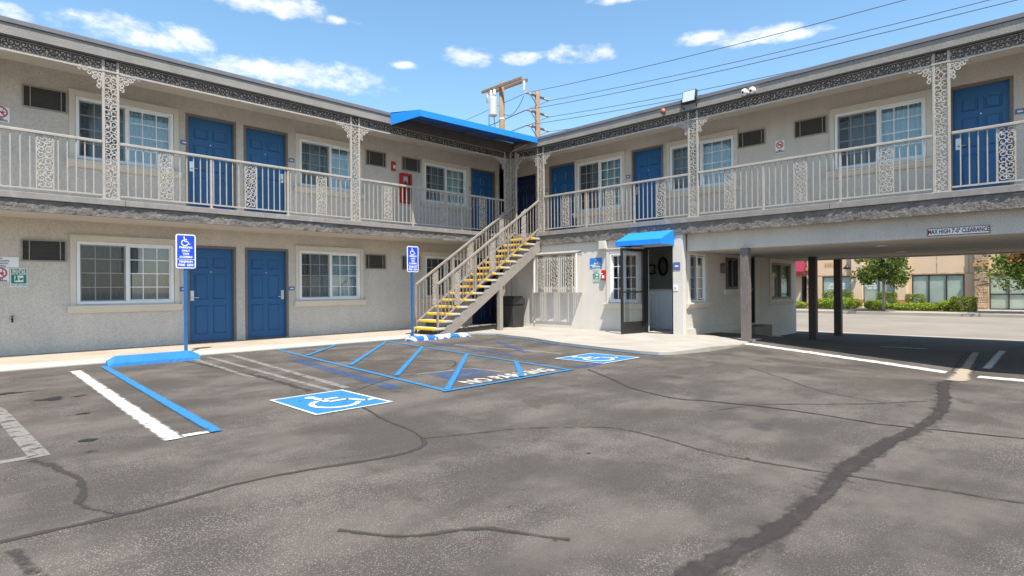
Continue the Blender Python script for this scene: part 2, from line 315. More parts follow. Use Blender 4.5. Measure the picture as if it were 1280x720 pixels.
def asphalt_mat():
    m, nt, b, N, L = new_mat('worn_asphalt'); b.inputs['Specular IOR Level'].default_value = 0.25
    P = N('ShaderNodeNewGeometry').outputs['Position']
    def noise(sc, det=4, r=0.55, mp=None):
        n = N('ShaderNodeTexNoise'); n.inputs['Scale'].default_value = sc; n.inputs['Detail'].default_value = det; n.inputs['Roughness'].default_value = r
        if mp:
            q = N('ShaderNodeMapping'); q.inputs['Scale'].default_value = mp[0]; q.inputs['Rotation'].default_value = (0, 0, mp[1]); L(P, q.inputs[0]); L(q.outputs[0], n.inputs['Vector'])
        else: L(P, n.inputs['Vector'])
        return n.outputs[0]
    def rng(x, a, b_, c, d, sm=False):
        r = N('ShaderNodeMapRange'); L(x, r.inputs[0]); r.inputs[1].default_value = a; r.inputs[2].default_value = b_; r.inputs[3].default_value = c; r.inputs[4].default_value = d
        if sm: r.interpolation_type = 'SMOOTHSTEP'
        return r.outputs[0]
    def mix(f, a, c, mode='MIX'):
        x = N('ShaderNodeMix'); x.data_type = 'RGBA'; x.blend_type = mode
        if isinstance(f, float): x.inputs[0].default_value = f
        else: L(f, x.inputs[0])
        for i, q in ((6, a), (7, c)):
            if isinstance(q, tuple): x.inputs[i].default_value = (*q, 1)
            else: L(q, x.inputs[i])
        return x.outputs[2]
    # binder worn off in patches: pale stones show
    worn = rng(noise(0.9, 8, 0.66), 0.42, 0.62, 0, 1, True)
    worn2 = rng(noise(0.9, 8, 0.66, ((0.5, 1.4, 1), 0.55)), 0.40, 0.62, 0, 1, True)
    base = mix(worn, (0.067, 0.057, 0.048), (0.116, 0.100, 0.085))
    base = mix(rng(noise(1.1, 5, 0.6, ((0.3, 1.8, 1), 0.6)), 0.5, 0.75, 0, 0.6), base, (0.056, 0.048, 0.043))
    vor = N('ShaderNodeTexVoronoi'); vor.inputs['Scale'].default_value = 135; L(P, vor.inputs['Vector'])
    stone = rng(vor.outputs['Distance'], 0.25, 0.5, 1, 0)
    pick = N('ShaderNodeSeparateColor'); L(vor.outputs['Color'], pick.inputs[0])
    sel = rng(pick.outputs[0], 0.30, 0.40, 0, 1)
    f = N('ShaderNodeMath'); f.operation = 'MULTIPLY'; L(stone, f.inputs[0]); L(sel, f.inputs[1])
    f2 = N('ShaderNodeMath'); f2.operation = 'MULTIPLY'; L(f.outputs[0], f2.inputs[0]); L(rng(worn2, 0, 1, 0.22, 0.95), f2.inputs[1])
    stone_c = mix(pick.outputs[1], (0.14, 0.123, 0.105), (0.40, 0.355, 0.30))
    base = mix(f2.outputs[0], base, stone_c)
    base = mix(1.0, base, mix(noise(210, 2), (0.55, 0.55, 0.55), (1.5, 1.5, 1.5)), 'MULTIPLY')
    oil = rng(noise(1.7, 3, 0.5), 0.66, 0.74, 0, 0.55, True)
    base = mix(oil, base, (0.040, 0.038, 0.038))
    L(base, b.inputs['Base Color']); L(rng(worn, 0, 1, 0.74, 0.92), b.inputs['Roughness'])
    bp = N('ShaderNodeBump'); bp.inputs['Strength'].default_value = 0.6; bp.inputs['Distance'].default_value = 0.006
    hh = N('ShaderNodeMath'); hh.operation = 'ADD'; L(noise(120, 4, 0.7), hh.inputs[0]); L(f.outputs[0], hh.inputs[1]); L(hh.outputs[0], bp.inputs['Height']); L(bp.outputs[0], b.inputs['Normal'])
    return m
M['asphalt'] = asphalt_mat()

def paint_mat(name, col, wear, wscale=9, edge=0.0, op=1.0, big=0.0):
    """road paint worn through to the asphalt: opacity from noise (and from the strip's own edges by UV)"""
    m, nt, b, N, L = new_mat(name); out = nt.nodes['Material Output']; b.inputs['Roughness'].default_value = 0.75; b.inputs['Specular IOR Level'].default_value = 0.3
    P = N('ShaderNodeNewGeometry').outputs['Position']
    n1 = N('ShaderNodeTexNoise'); n1.inputs['Scale'].default_value = wscale; n1.inputs['Detail'].default_value = 8; n1.inputs['Roughness'].default_value = 0.7; L(P, n1.inputs['Vector'])
    mr = N('ShaderNodeMapRange'); L(n1.outputs[0], mr.inputs[0]); mr.inputs[1].default_value = wear - 0.04; mr.inputs[2].default_value = wear + 0.04; mr.inputs[4].default_value = op
    alpha = mr.outputs[0]
    if big:
        n3 = N('ShaderNodeTexNoise'); n3.inputs['Scale'].default_value = 1.6; n3.inputs['Detail'].default_value = 3; L(P, n3.inputs['Vector'])
        m3 = N('ShaderNodeMapRange'); L(n3.outputs[0], m3.inputs[0]); m3.inputs[1].default_value = 0.35; m3.inputs[2].default_value = 0.65; m3.inputs[3].default_value = 1 - big; m3.inputs[4].default_value = 1
        mm = N('ShaderNodeMath'); mm.operation = 'MULTIPLY'; L(alpha, mm.inputs[0]); L(m3.outputs[0], mm.inputs[1]); alpha = mm.outputs[0]
    if edge:
        uv = N('ShaderNodeUVMap'); sp = N('ShaderNodeSeparateXYZ'); L(uv.outputs[0], sp.inputs[0])
        # v runs -1..1 across the strip
        ab = N('ShaderNodeMath'); ab.operation = 'ABSOLUTE'; L(sp.outputs[1], ab.inputs[0])
        n2 = N('ShaderNodeTexNoise'); n2.inputs['Scale'].default_value = 7; n2.inputs['Detail'].default_value = 4; n2.inputs['Roughness'].default_value = 0.6; L(P, n2.inputs['Vector'])
        ad = N('ShaderNodeMath'); ad.operation = 'MULTIPLY_ADD'; L(n2.outputs[0], ad.inputs[0]); ad.inputs[1].default_value = edge * 2; L(ab.outputs[0], ad.inputs[2])
        m2 = N('ShaderNodeMapRange'); L(ad.outputs[0], m2.inputs[0]); m2.inputs[1].default_value = 1.0 + edge * 0.55; m2.inputs[2].default_value = 0.55 + edge * 0.5; m2.interpolation_type = 'SMOOTHSTEP'
        mm = N('ShaderNodeMath'); mm.operation = 'MULTIPLY'; L(alpha, mm.inputs[0]); L(m2.outputs[0], mm.inputs[1]); alpha = mm.outputs[0]
    cmx = N('ShaderNodeMix'); cmx.data_type = 'RGBA'; nz = N('ShaderNodeTexNoise'); nz.inputs['Scale'].default_value = 40; nz.inputs['Detail'].default_value = 4; L(P, nz.inputs['Vector']); L(nz.outputs[0], cmx.inputs[0])
    cmx.inputs[6].default_value = (*[c * 0.8 for c in col], 1); cmx.inputs[7].default_value = (*[min(1, c * 1.15) for c in col], 1); L(cmx.outputs[2], b.inputs['Base Color'])
    bp = N('ShaderNodeBump'); bp.inputs['Strength'].default_value = 0.4; bp.inputs['Distance'].default_value = 0.004; nb = N('ShaderNodeTexNoise'); nb.inputs['Scale'].default_value = 130; L(P, nb.inputs['Vector']); L(nb.outputs[0], bp.inputs['Height']); L(bp.outputs[0], b.inputs['Normal'])
    tr = N('ShaderNodeBsdfTransparent'); mx = N('ShaderNodeMixShader'); L(alpha, mx.inputs[0]); L(tr.outputs[0], mx.inputs[1]); L(b.outputs[0], mx.inputs[2]); L(mx.outputs[0], out.inputs[0]); return m
M['p_white'] = paint_mat('white_road_paint', (0.62, 0.60, 0.56), 0.395, 9, edge=0.35)
M['p_white_flat'] = paint_mat('white_symbol_paint', (0.62, 0.60, 0.56), 0.37, 11)
M['p_blue_flat'] = paint_mat('blue_symbol_paint', (0.032, 0.175, 0.36), 0.36, 10)
M['p_white_worn'] = paint_mat('worn_white_road_paint', (0.55, 0.53, 0.49), 0.43, 12)
M['p_white_old'] = paint_mat('faded_white_road_paint', (0.40, 0.38, 0.35), 0.45, 9, op=0.42)
M['p_blue'] = paint_mat('blue_road_paint', (0.032, 0.175, 0.36), 0.36, 10, edge=0.2)
M['p_blue_old'] = paint_mat('faded_blue_road_paint', (0.04, 0.10, 0.25), 0.46, 8, op=0.55)
M['p_seal'] = paint_mat('crack_sealant', (0.047, 0.040, 0.036), 0.30, 8, edge=0.55)
M['p_seal_soft'] = paint_mat('worn_crack_sealant', (0.054, 0.047, 0.042), 0.42, 5, edge=0.8, op=0.8)
M['p_seal_halo'] = paint_mat('thin_crack_sealant', (0.058, 0.049, 0.043), 0.44, 6, edge=0.9, op=0.45)
M['p_oil'] = paint_mat('oil_stain', (0.022, 0.021, 0.021), 0.36, 7, edge=1.0)
M['p_dust'] = paint_mat('sand_dust', (0.36, 0.30, 0.23), 0.50, 9, edge=1.0)
M['p_sand'] = paint_mat('sand_patch', (0.36, 0.295, 0.225), 0.34, 9, edge=0.35)

# ------------------------------------------------------------------ ground
def sst(a, b, x):
    t = max(0, min(1, (x - a) / (b - a))); return t * t * (3 - 2 * t)
def gz(x, y):
    """height of the parking lot: level by the walkway, falling to the drain and the street"""
    a = max(0.0, min(1.0, (6.0 - y) / 4.7)) * sst(8.3, 12.3, x); b = sst(14.0, 18.5, x)
    return -0.39 * (1 - (1 - a) * (1 - b))
def lot_sheet(x0, x1, y0, y1, st):
    mb = MB(); nx = int((x1 - x0) / st); ny = int((y1 - y0) / st)
    for i in range(nx + 1):
        for j in range(ny + 1):
            x = x0 + (x1 - x0) * i / nx; y = y0 + (y1 - y0) * j / ny; mb.v.append((x, y, gz(x, y)))
    for i in range(nx):
        for j in range(ny):
            a = i * (ny + 1) + j; mb.f.append((a, a + ny + 1, a + ny + 2, a + 1))
    return mb
gnd = MB(); gnd.quad((-600, -600, -0.75), (900, -600, -0.75), (900, 900, -0.75), (-600, 900, -0.75))
struct(obj('ground', gnd, M['ground'], fix=False))
LOT = struct(obj('parking_lot', lot_sheet(-30, 21.2, -32, 14.0, 0.4), M['asphalt'], smooth=True, fix=False))

def strip(pts, w, dz=0.004, taper=None, dens=0.25, jit=0.0, seed=1, smooth=False):
    """a painted or sealed strip following the ground, uv v = -1..1 across"""
    rnd = random.Random(seed); P = []
    ext = [pts[0]] + list(pts) + [pts[-1]]
    for k, ((x0, y0), (x1, y1)) in enumerate(zip(pts, pts[1:])):
        n = max(1, int(math.hypot(x1 - x0, y1 - y0) / dens))
        for i in range(n):
            t = i / n
            if smooth:
                a, b, c, d = ext[k], ext[k + 1], ext[k + 2], ext[k + 3]
                P.append(tuple(0.5 * (2 * b[q] + (c[q] - a[q]) * t + (2 * a[q] - 5 * b[q] + 4 * c[q] - d[q]) * t * t + (3 * b[q] - a[q] - 3 * c[q] + d[q]) * t ** 3) for q in (0, 1)))
            else: P.append((x0 + (x1 - x0) * t, y0 + (y1 - y0) * t))
    P.append(pts[-1])
    wob = [0.0] * len(P); wid = [1.0] * len(P)
    if jit:
        a = b = 0.0
        for i in range(len(P)): a = 0.93 * a + rnd.gauss(0, jit * 0.35); b = 0.9 * b + rnd.gauss(0, 0.08); wob[i] = a; wid[i] = max(0.55, 1 + b)
        P = [(x + wo, y + wo * 0.7) for (x, y), wo in zip(P, wob)]
    mb = MB(); uv = []
    for i, (x, y) in enumerate(P):
        h_ = 10 if smooth else 1; xa, ya = P[max(i - h_, 0)]; xb, yb = P[min(i + h_, len(P) - 1)]; dx, dy = xb - xa, yb - ya; l = math.hypot(dx, dy) or 1
        ww = w / 2 * (1 if not taper else taper[0] + (taper[1] - taper[0]) * i / (len(P) - 1))
        ww *= wid[i]
        for s in (-1, 1):
            qx, qy = x - dy / l * ww * s, y + dx / l * ww * s; mb.v.append((qx, qy, gz(qx, qy) + dz)); uv.append((i, s))
    for i in range(len(P) - 1): mb.f.append((2 * i, 2 * i + 2, 2 * i + 3, 2 * i + 1))
    return mb, uv
def strip_obj(name, pts, w, mat, dz=0.004, parent=LOT, **k):
    mb, uv = strip(pts, w, dz, **k); me = mb.mesh(name, fix=False); ul = me.uv_layers.new(name='uv')
    for p in me.polygons:
        for li in p.loop_indices: ul.data[li].uv = uv[me.loops[li].vertex_index]
        if p.normal.z < 0: p.flip()
    return link(name, me, M[mat], parent)
def blob_obj(name, c, rx, ry, mat, dz=0.004, seed=1, k=22):
    rnd = random.Random(seed); mb = MB(); uv = []
    mb.v.append((c[0], c[1], gz(*c) + dz)); uv.append((0, 0))
    for ring, rr in ((1, 0.5), (2, 1.0)):
        for i in range(k):
            a = 2 * math.pi * i / k; q = rr * rnd.uniform(0.85, 1.15); x, y = c[0] + rx * q * math.cos(a), c[1] + ry * q * math.sin(a)
            mb.v.append((x, y, gz(x, y) + dz)); uv.append((0, rr))
    for i in range(k):
        j = (i + 1) % k; mb.f += [(0, 1 + i, 1 + j), (1 + i, 1 + k + i, 1 + k + j, 1 + j)]
    me = mb.mesh(name, fix=False); ul = me.uv_layers.new(name='uv')
    for p in me.polygons:
        for li in p.loop_indices: ul.data[li].uv = uv[me.loops[li].vertex_index]
    return link(name, me, M[mat], LOT)

# -- sealed cracks (world x, y)
for k, (pts, w, mt) in enumerate([
        ([(0.49, 5.27), (0.58, 4.9), (0.66, 4.45), (0.60, 3.95), (0.70, 3.62)], 0.13, 'p_seal_soft'), ([(0.22, 3.65), (0.59, 3.62), (0.88, 3.62), (1.32, 3.67), (1.81, 3.60), (2.34, 3.46), (2.62, 3.54), (2.74, 3.71)], 0.075, 'p_seal'),
        ([(2.74, 3.71), (2.84, 4.1), (2.88, 4.49), (3.0, 4.95), (3.06, 5.37)], 0.045, 'p_seal'), ([(2.74, 3.70), (3.42, 3.39), (3.74, 3.13), (4.04, 2.77), (4.0, 2.29), (3.92, 1.81), (4.0, 1.15), (4.15, 0.21), (4.2, -0.6)], 0.06, 'p_seal_soft'),
        ([(10.9, 1.32), (9.6, 1.2), (8.3, 1.12), (7.2, 0.95), (6.16, 0.90), (5.2, 0.99), (4.2, 1.07), (3.3, 1.03), (2.77, 1.05), (2.28, 1.12), (1.7, 1.15)], 0.17, 'p_seal'), ([(10.9, 1.32), (8.3, 1.12), (6.16, 0.90), (4.2, 1.07), (2.77, 1.05), (1.7, 1.15)], 0.34, 'p_seal_halo'),
        ([(6.69, 5.06), (6.2, 4.3), (5.81, 3.75), (5.59, 3.1), (5.69, 2.61), (5.76, 1.86), (5.71, 1.21), (5.83, 0.67), (6.0, -0.2), (6.0, -1.0)], 0.055, 'p_seal'), ([(5.2, 2.5), (5.9, 2.2), (6.6, 1.5), (7.3, 1.0)], 0.05, 'p_seal_soft'),
        ([(0.26, 3.5), (0.28, 3.3), (0.31, 3.0)], 0.10, 'p_seal_soft'), ([(4.35, 9.4), (4.9, 8.6), (5.6, 7.9), (6.0, 7.3), (5.3, 6.6), (4.3, 6.5), (3.3, 5.9)], 0.04, 'p_seal_soft'),
        ([(3.0, 10.7), (3.15, 8.0), (3.1, 6.4)], 0.14, 'p_seal_soft'), ([(1.4, 2.6), (1.6, 2.3), (1.9, 2.1), (2.1, 1.7)], 0.07, 'p_seal_soft'), ([(8.4, 3.4), (7.6, 2.6), (7.0, 2.0), (6.7, 1.2)], 0.05, 'p_seal_soft'), ([(3.5, -0.3), (4.6, 0.1), (5.6, 0.2), (7.2, 0.2), (9.0, 0.1)], 0.05, 'p_seal_soft')]):
    strip_obj('crack_seal', pts, w, mt, dz=0.003 + 0.0003 * k, smooth=True, jit=0.012, seed=3 + k, dens=0.05)
strip_obj('dust_line', [(8.7, 5.05), (9.3, 4.4), (10.0, 3.6), (10.6, 2.8), (11.0, 2.1), (11.1, 1.6)], 0.07, 'p_dust', jit=0.012, seed=13, smooth=True, dens=0.06)
for i, (x, y, rx, ry) in enumerate([(0.86, 5.62, 0.16, 0.12), (0.83, 5.22, 0.10, 0.10), (0.30, 5.75, 0.14, 0.16), (3.95, 1.62, 0.06, 0.05), (0.95, 8.1, 0.5, 0.25), (0.55, 8.9, 0.6, 0.22), (1.0, 6.9, 0.2, 0.12),
                                    (2.2, 2.2, 0.10, 0.06), (3.3, 2.5, 0.05, 0.05), (2.05, 1.75, 0.05, 0.05)]):
    blob_obj('oil_stain', (x, y), rx, ry, 'p_oil', seed=20 + i)
# -- painted lines
def line(pts, w, mat, name='painted_line', dz=0.008, **k): return strip_obj(name, pts, w, mat, dz=dz, dens=0.5, **k)
line([(1.50, 10.65), (1.35, 5.13)], 0.20, 'p_white'); line([(1.43, 5.19), (1.62, 5.19)], 0.085, 'p_white_flat', dz=0.009)
line([(1.90, 10.95), (1.67, 5.14)], 0.14, 'p_blue', dz=0.012)
line([(0.28, 9.2), (0.46, 7.6), (0.54, 5.3)], 0.12, 'p_white_old'); line([(0.0, 5.32), (0.5, 5.34)], 0.09, 'p_white_old')
line([(3.45, 11.0), (3.28, 6.2)], 0.085, 'p_white_old'); line([(3.85, 11.1), (3.5, 6.25)], 0.10, 'p_white_old'); line([(3.2, 11.3), (3.05, 8.0)], 0.08, 'p_white_old')
line([(4.83, 11.35), (4.19, 5.17)], 0.105, 'p_blue'); line([(4.13, 5.20), (6.52, 5.20)], 0.10, 'p_blue', dz=0.012); line([(7.26, 11.1), (6.47, 5.2)], 0.105, 'p_blue')
for a, b in (((4.73, 9.87), (6.05, 11.25)), ((4.60, 8.1), (7.2, 11.1)), ((4.45, 6.62), (7.02, 9.5)), ((4.23, 5.25), (6.80, 7.86)), ((5.55, 5.3), (6.62, 6.45))):
    line([a, b], 0.115, 'p_blue', name='hatch_line', dz=0.012)
line([(4.35, 9.6), (3.9, 5.8)], 0.20, 'p_blue_old', dz=0.004); line([(4.9, 11.3), (8.3, 11.0)], 0.06, 'p_blue', dz=0.004)
line([(7.8, 10.5), (7.2, 7.0)], 0.16, 'p_blue_old', dz=0.004); line([(8.9, 9.3), (7.7, 7.2)], 0.16, 'p_blue_old', dz=0.004); line([(6.7, 5.25), (7.5, 5.35)], 0.18, 'p_blue_old', dz=0.004)
line([(4.5, 10.9), (7.6, 10.4)], 0.06, 'p_white_old', dz=0.004); line([(7.8, 9.4), (8.0, 6.6)], 0.10, 'p_white_old', dz=0.004)
line([(9.75, 10.95), (9.96, 10.5), (9.72, 9.17), (9.22, 7.79), (8.96, 6.38), (8.86, 5.45), (8.9, 5.1)], 0.08, 'p_blue', dz=0.010)
strip_obj('stop_line', [(12.55, 5.18), (12.60, 3.9), (12.62, 2.6), (12.58, 1.64)], 0.50, 'p_white', dz=0.008); strip_obj('stop_line', [(12.55, 1.20), (12.52, 0.6), (12.5, -1.5)], 0.46, 'p_white', dz=0.008)
line([(13.9, 1.20), (17.8, 1.25)], 0.20, 'p_white', dz=0.008); line([(16.2, 3.4), (16.9, 2.6)], 0.22, 'p_white_worn')
strip_obj('drain_patch', [(10.9, 1.40), (11.4, 1.36), (12.9, 1.44), (13.3, 1.46)], 0.30, 'p_sand', dz=0.012, dens=0.1, seed=31, jit=0.006); strip_obj('drain_channel', [(13.3, 1.46), (15.0, 1.55), (16.9, 1.65)], 0.22, 'p_sand', dz=0.0115, dens=0.2, seed=34)
strip_obj('drain_gap', [(12.9, 1.60), (15.0, 1.70), (16.9, 1.80)], 0.05, 'p_oil', dz=0.016, seed=32); strip_obj('drain_gap', [(13.0, 1.31), (15.0, 1.40), (16.6, 1.48)], 0.035, 'p_oil', dz=0.016, seed=33)

def drape(mb, dz):
    mb.v = [(x, y, gz(x, y) + dz) for x, y, z in mb.v]; return mb
def wheelchair(ox, oy, s, plane='xy', y=0.0, W=0.075):
    """access symbol as straps; box of about s wide and s high, origin at lower left"""
    t = MB()
    def R(pts, w): t.ribbon([(ox + a * s, oy + b * s) for a, b in pts], w * s, 0.0002, y)
    n = len(t.f)
    hc = (ox + 0.34 * s, oy + 0.92 * s); t.poly([(hc[0] + 0.075 * s * math.cos(i * math.pi / 7), y - 0.0001, hc[1] + 0.075 * s * math.sin(i * math.pi / 7)) for i in range(14)])
    R([(0.36, 0.83), (0.39, 0.47)], W * 1.25); R([(0.38, 0.66), (0.62, 0.66)], W); R([(0.375, 0.47), (0.68, 0.47)], W); R([(0.66, 0.49), (0.80, 0.16)], W); R([(0.77, 0.17), (0.92, 0.22)], W)
    R([(0.40 + 0.30 * math.cos(a), 0.32 + 0.30 * math.sin(a)) for a in [math.radians(112 + i * 14) for i in range(17)]], W)
    if plane == 'xy':                                   # keep one face of each strap
        keep = [f for f in t.f if len(f) > 4 or all(t.v[i][1] < y for i in f)]
        t.f = keep; t.v = [(x, z, 0) for x, yy, z in t.v]
    return t
def flat_poly(pts): m = MB(); m.poly([(x, y, 0) for x, y in pts]); return m
for x0, x1, y0, y1, wm in ((2.57, 3.37, 5.15, 6.16, 'p_white'), (7.37, 8.36, 5.28, 6.22, 'p_white')):
    bd = MB(); b = 0.03
    for q in (((x0 - b, y0 - b), (x1 + b, y0 - b), (x1, y0), (x0, y0)), ((x1 + b, y0 - b), (x1 + b, y1 + b), (x1, y1), (x1, y0)), ((x1 + b, y1 + b), (x0 - b, y1 + b), (x0, y1), (x1, y1)), ((x0 - b, y1 + b), (x0 - b, y0 - b), (x0, y0), (x0, y1))):
        bd.poly([(x, y, 0) for x, y in q])
    obj('symbol_border', drape(bd, 0.008), M['p_white_flat'], LOT)
    obj('symbol_field', drape(flat_poly([(x0, y0), (x1, y0), (x1, y1), (x0, y1)]), 0.008), M['p_blue_flat'], LOT)
    obj('accessible_symbol', drape(wheelchair(x0 + 0.06, y0 + 0.10, 0.78), 0.012), M['p_white_flat'], LOT, fix=False)

def text_mesh(body, size, align='CENTER', bold=0.0, name='lettering', spacing=1.0, narrow=1.0):
    cu = bpy.data.curves.new(name, 'FONT'); cu.body = body; cu.size = size; cu.align_x = align; cu.align_y = 'CENTER'; cu.offset = bold; cu.space_line = spacing; cu.resolution_u = 2
    o = bpy.data.objects.new(name, cu); COL.objects.link(o); bpy.context.view_layer.update()
    dg = bpy.context.evaluated_depsgraph_get(); me = bpy.data.meshes.new_from_object(o.evaluated_get(dg)); me.name = name
    bpy.data.objects.remove(o); bpy.data.curves.remove(cu); me.materials.clear()
    if narrow != 1:
        for v in me.vertices: v.co.x *= narrow
    return me
tm = text_mesh('NO PARKING', 0.42, bold=0.012)
for v in tm.vertices: v.co.x = v.co.x * 0.64 + 5.50; v.co.y = v.co.y * 0.95 + 5.46; v.co.z = gz(v.co.x, v.co.y) + 0.008
link('painted_lettering', tm, M['p_white_worn'], LOT)
obj('old_marking', drape(flat_poly([(4.75, 5.8), (5.55, 5.75), (5.6, 6.35), (4.85, 6.45)]), 0.004), M['p_blue_old'], LOT)
line([(4.7, 6.5), (5.6, 6.4), (5.65, 5.75)], 0.05, 'p_white_old', dz=0.012)

# -- walkway slabs, kerb strip, office apron
wb = MB(); wb.box(-9, 11.33, -0.3, 14.0, 13.82, 0.012); WK = struct(obj('walkway', wb, M['kerb']))
x = -9.0; k = 0
while x < 8.9:
    x1 = min(x + 3.0, 9.0)
    s1 = MB(); s1.box(x + 0.006, 12.02, 0.0, x1 - 0.006, 13.80, 0.04); obj('slab', s1, M['walk'], WK, bevel=0.006)
    s2 = MB(); s2.box(x + 0.006, 11.325, 0.0, x1 - 0.006, 12.008, 0.04); obj('kerb_slab', s2, M['kerb'], WK, bevel=0.012)
    x = x1
apron_pts = [(8.99, 11.325), (9.6, 11.32), (9.92, 11.12), (10.08, 10.52), (9.83, 9.17), (9.33, 7.79), (9.07, 6.38), (8.98, 5.62), (9.02, 5.26), (9.25, 5.10), (9.66, 5.04), (10.46, 4.99), (12.02, 5.10), (13.2, 5.25), (15.5, 5.55), (17.0, 5.9), (17.6, 6.74), (12.75, 6.74), (12.75, 13.80), (9.0, 13.80)]
ap = MB(); ap.prism(apron_pts, 'z', -0.4, 0.04)
ap.v = [(x, y, (gz(x, y) + 0.03 if (x > 11.5 and y < 6) or x > 14 else z) if z > 0 else -0.6) for x, y, z in ap.v]
bm = bmesh.new(); me = ap.mesh('apron_pavement'); bm.from_mesh(me); bmesh.ops.triangulate(bm, faces=[f for f in bm.faces if len(f.verts) > 4]); bm.to_mesh(me); bm.free()
APR = struct(link('apron_pavement', me, M['apron']))

# -- street, far kerb and pavement
rd = MB(); rd.quad((20.9, -60, -0.405), (36.4, -60, -0.405), (36.4, 90, -0.405), (20.9, 90, -0.405)); RD = struct(obj('street', rd, M['road'], fix=False))
gt = MB(); gt.quad((21.3, -60, -0.401), (21.9, -60, -0.401), (21.9, 90, -0.401), (21.3, 90, -0.401)); obj('gutter', gt, M['farwalk'], RD, fix=False)
fk = MB(); fk.box(36.4, -60, -0.6, 36.6, 90, -0.25); obj('kerb', fk, M['farwalk'], RD, bevel=0.02)
fwk = MB(); fwk.box(36.6, -60, -0.6, 38.4, 90, -0.255); FW = struct(obj('far_pavement', fwk, M['farwalk']))
pb = MB(); pb.box(38.4, -40, -0.6, 44.0, 60, -0.26); struct(obj('planting_bed', pb, M['soil']))
pv = MB(); pv.box(38.45, -3, -0.3, 43.2, 4.35, -0.25); struct(obj('shop_pavement', pv, M['farwalk']))

# ------------------------------------------------------------------ the motel
YL, XR = 13.8, 14.0              # wall planes of the two wings
YB, XB = 12.45, 12.72            # ironwork planes at the balcony edges
FZ = 2.85                        # balcony floor
MOTEL = thing('motel_building', 'two-storey L-shaped beige stucco motel with blue doors and iron lace balconies', 'building', (13, 13, 0))

def wall_panel(u0, u1, z0, z1, holes, th=0.25):
    """wall in local x (along), y (into the wall), z; holes are (u0,u1,z0,z1)"""
    us = sorted(set([u0, u1] + [h[i] for h in holes for i in (0, 1)])); zs = sorted(set([z0, z1] + [h[i] for h in holes for i in (2, 3)])); mb = MB()
    for a, b in zip(us, us[1:]):
        for c, d in zip(zs, zs[1:]):
            m, n = (a + b) / 2, (c + d) / 2
            if any(h[0] < m < h[1] and h[2] < n < h[3] for h in holes): continue
            mb.quad((a, 0, c), (b, 0, c), (b, 0, d), (a, 0, d)); mb.quad((a, th, d), (b, th, d), (b, th, c), (a, th, c))
    for h in holes:
        a, b, c, d = h
        mb.quad((a, 0, c), (a, 0, d), (a, th, d), (a, th, c)); mb.quad((b, 0, d), (b, 0, c), (b, th, c), (b, th, d)); mb.quad((a, 0, d), (b, 0, d), (b, th, d), (a, th, d)); mb.quad((a, 0, c), (a, th, c), (b, th, c), (b, 0, c))
    mb.quad((u0, 0, z0), (u0, 0, z1), (u0, th, z1), (u0, th, z0)); mb.quad((u1, 0, z1), (u1, 0, z0), (u1, th, z0), (u1, th, z1)); mb.quad((u0, 0, z1), (u1, 0, z1), (u1, th, z1), (u0, th, z1))
    return mb
# openings ------------------------------------------------ (u0, u1, z0, z1)
DT = 2.13
L_win = [(1.97, 3.65, 0.94, 2.17, 'a'), (6.44, 8.13, 0.94, 2.17, 'b'), (10.31, 11.90, 0.94, 2.17, 'a'), (1.97, 3.66, 3.78, 4.98, 'c'), (6.46, 8.13, 3.80, 4.97, 'd'), (10.31, 11.95, 3.80, 4.95, 'b')]
L_door = [(3.95, 4.88, 0.05, 2.14, 1), (5.18, 6.11, 0.05, 2.14, 0), (12.22, 13.16, 0.05, 2.14, 0), (3.95, 4.90, 2.90, 5.02, 1), (5.17, 6.12, 2.90, 5.00, 0), (12.20, 13.18, 2.90, 5.02, 1), (-3.2, -2.27, 0.05, 2.14, 1), (-3.2, -2.27, 2.90, 5.0, 1)]
L_ac = [(1.15, 1.82, 1.76, 2.17), (8.29, 8.95, 1.75, 2.16), (9.48, 10.12, 1.75, 2.16), (1.18, 1.85, 4.61, 5.03), (8.34, 8.98, 4.60, 5.02), (9.51, 10.16, 4.62, 5.02)]
# right wing: u = -Y
R_win = [(-10.92, -9.30, 3.52, 5.0, 'b'), (-7.77, -6.03, 3.75, 4.96, 'd'), (-3.77, -2.12, 3.74, 4.96, 'c')]
R_door = [(-13.70, -12.72, 2.90, 4.90, 2), (-12.03, -11.03, 2.90, 5.05, 0), (-8.93, -8.03, 2.90, 5.03, 1), (-1.70, -0.85, 2.90, 4.99, 1), (3.0, 3.93, 2.9, 5.0, 1)]
R_ac = [(-5.93, -5.26, 4.59, 4.98), (-4.61, -3.92, 4.59, 4.99)]

def holes_of(ws, ds, acs, g=0.0): return [w[:4] for w in ws] + [(d[0] - 0.05, d[1] + 0.05, d[2], d[3] + 0.05) for d in ds] + [a for a in acs]
obj('wall', wall_panel(-9, 13.42, 0.0, 5.42, holes_of(L_win, L_door, L_ac)), M['stucco'], MOTEL, (0, YL, 0), fix=False)
obj('wall', wall_panel(-14.05, 8.0, 2.60, 5.42, holes_of(R_win, R_door, R_ac)), M['stucco'], MOTEL, (XR, 0, 0), -math.pi / 2, fix=False)
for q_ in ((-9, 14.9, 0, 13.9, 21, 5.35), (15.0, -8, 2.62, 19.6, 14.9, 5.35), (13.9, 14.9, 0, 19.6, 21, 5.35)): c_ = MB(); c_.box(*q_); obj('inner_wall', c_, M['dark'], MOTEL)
for q_ in ((-9.2, 13.8, 0, -9.0, 21, 5.42), (14.05, -8.2, 2.62, 19.6, -8.0, 5.42), (19.6, -8.2, 2.06, 19.8, 21, 5.42)): c_ = MB(); c_.box(*q_); obj('end_wall', c_, M['stucco'], MOTEL)
# dark passage in the corner
ps = MB(); ps.box(13.43, 14.4, FZ, 14.0, 14.45, 5.42); obj('passage_wall', ps, M['dark'], MOTEL)

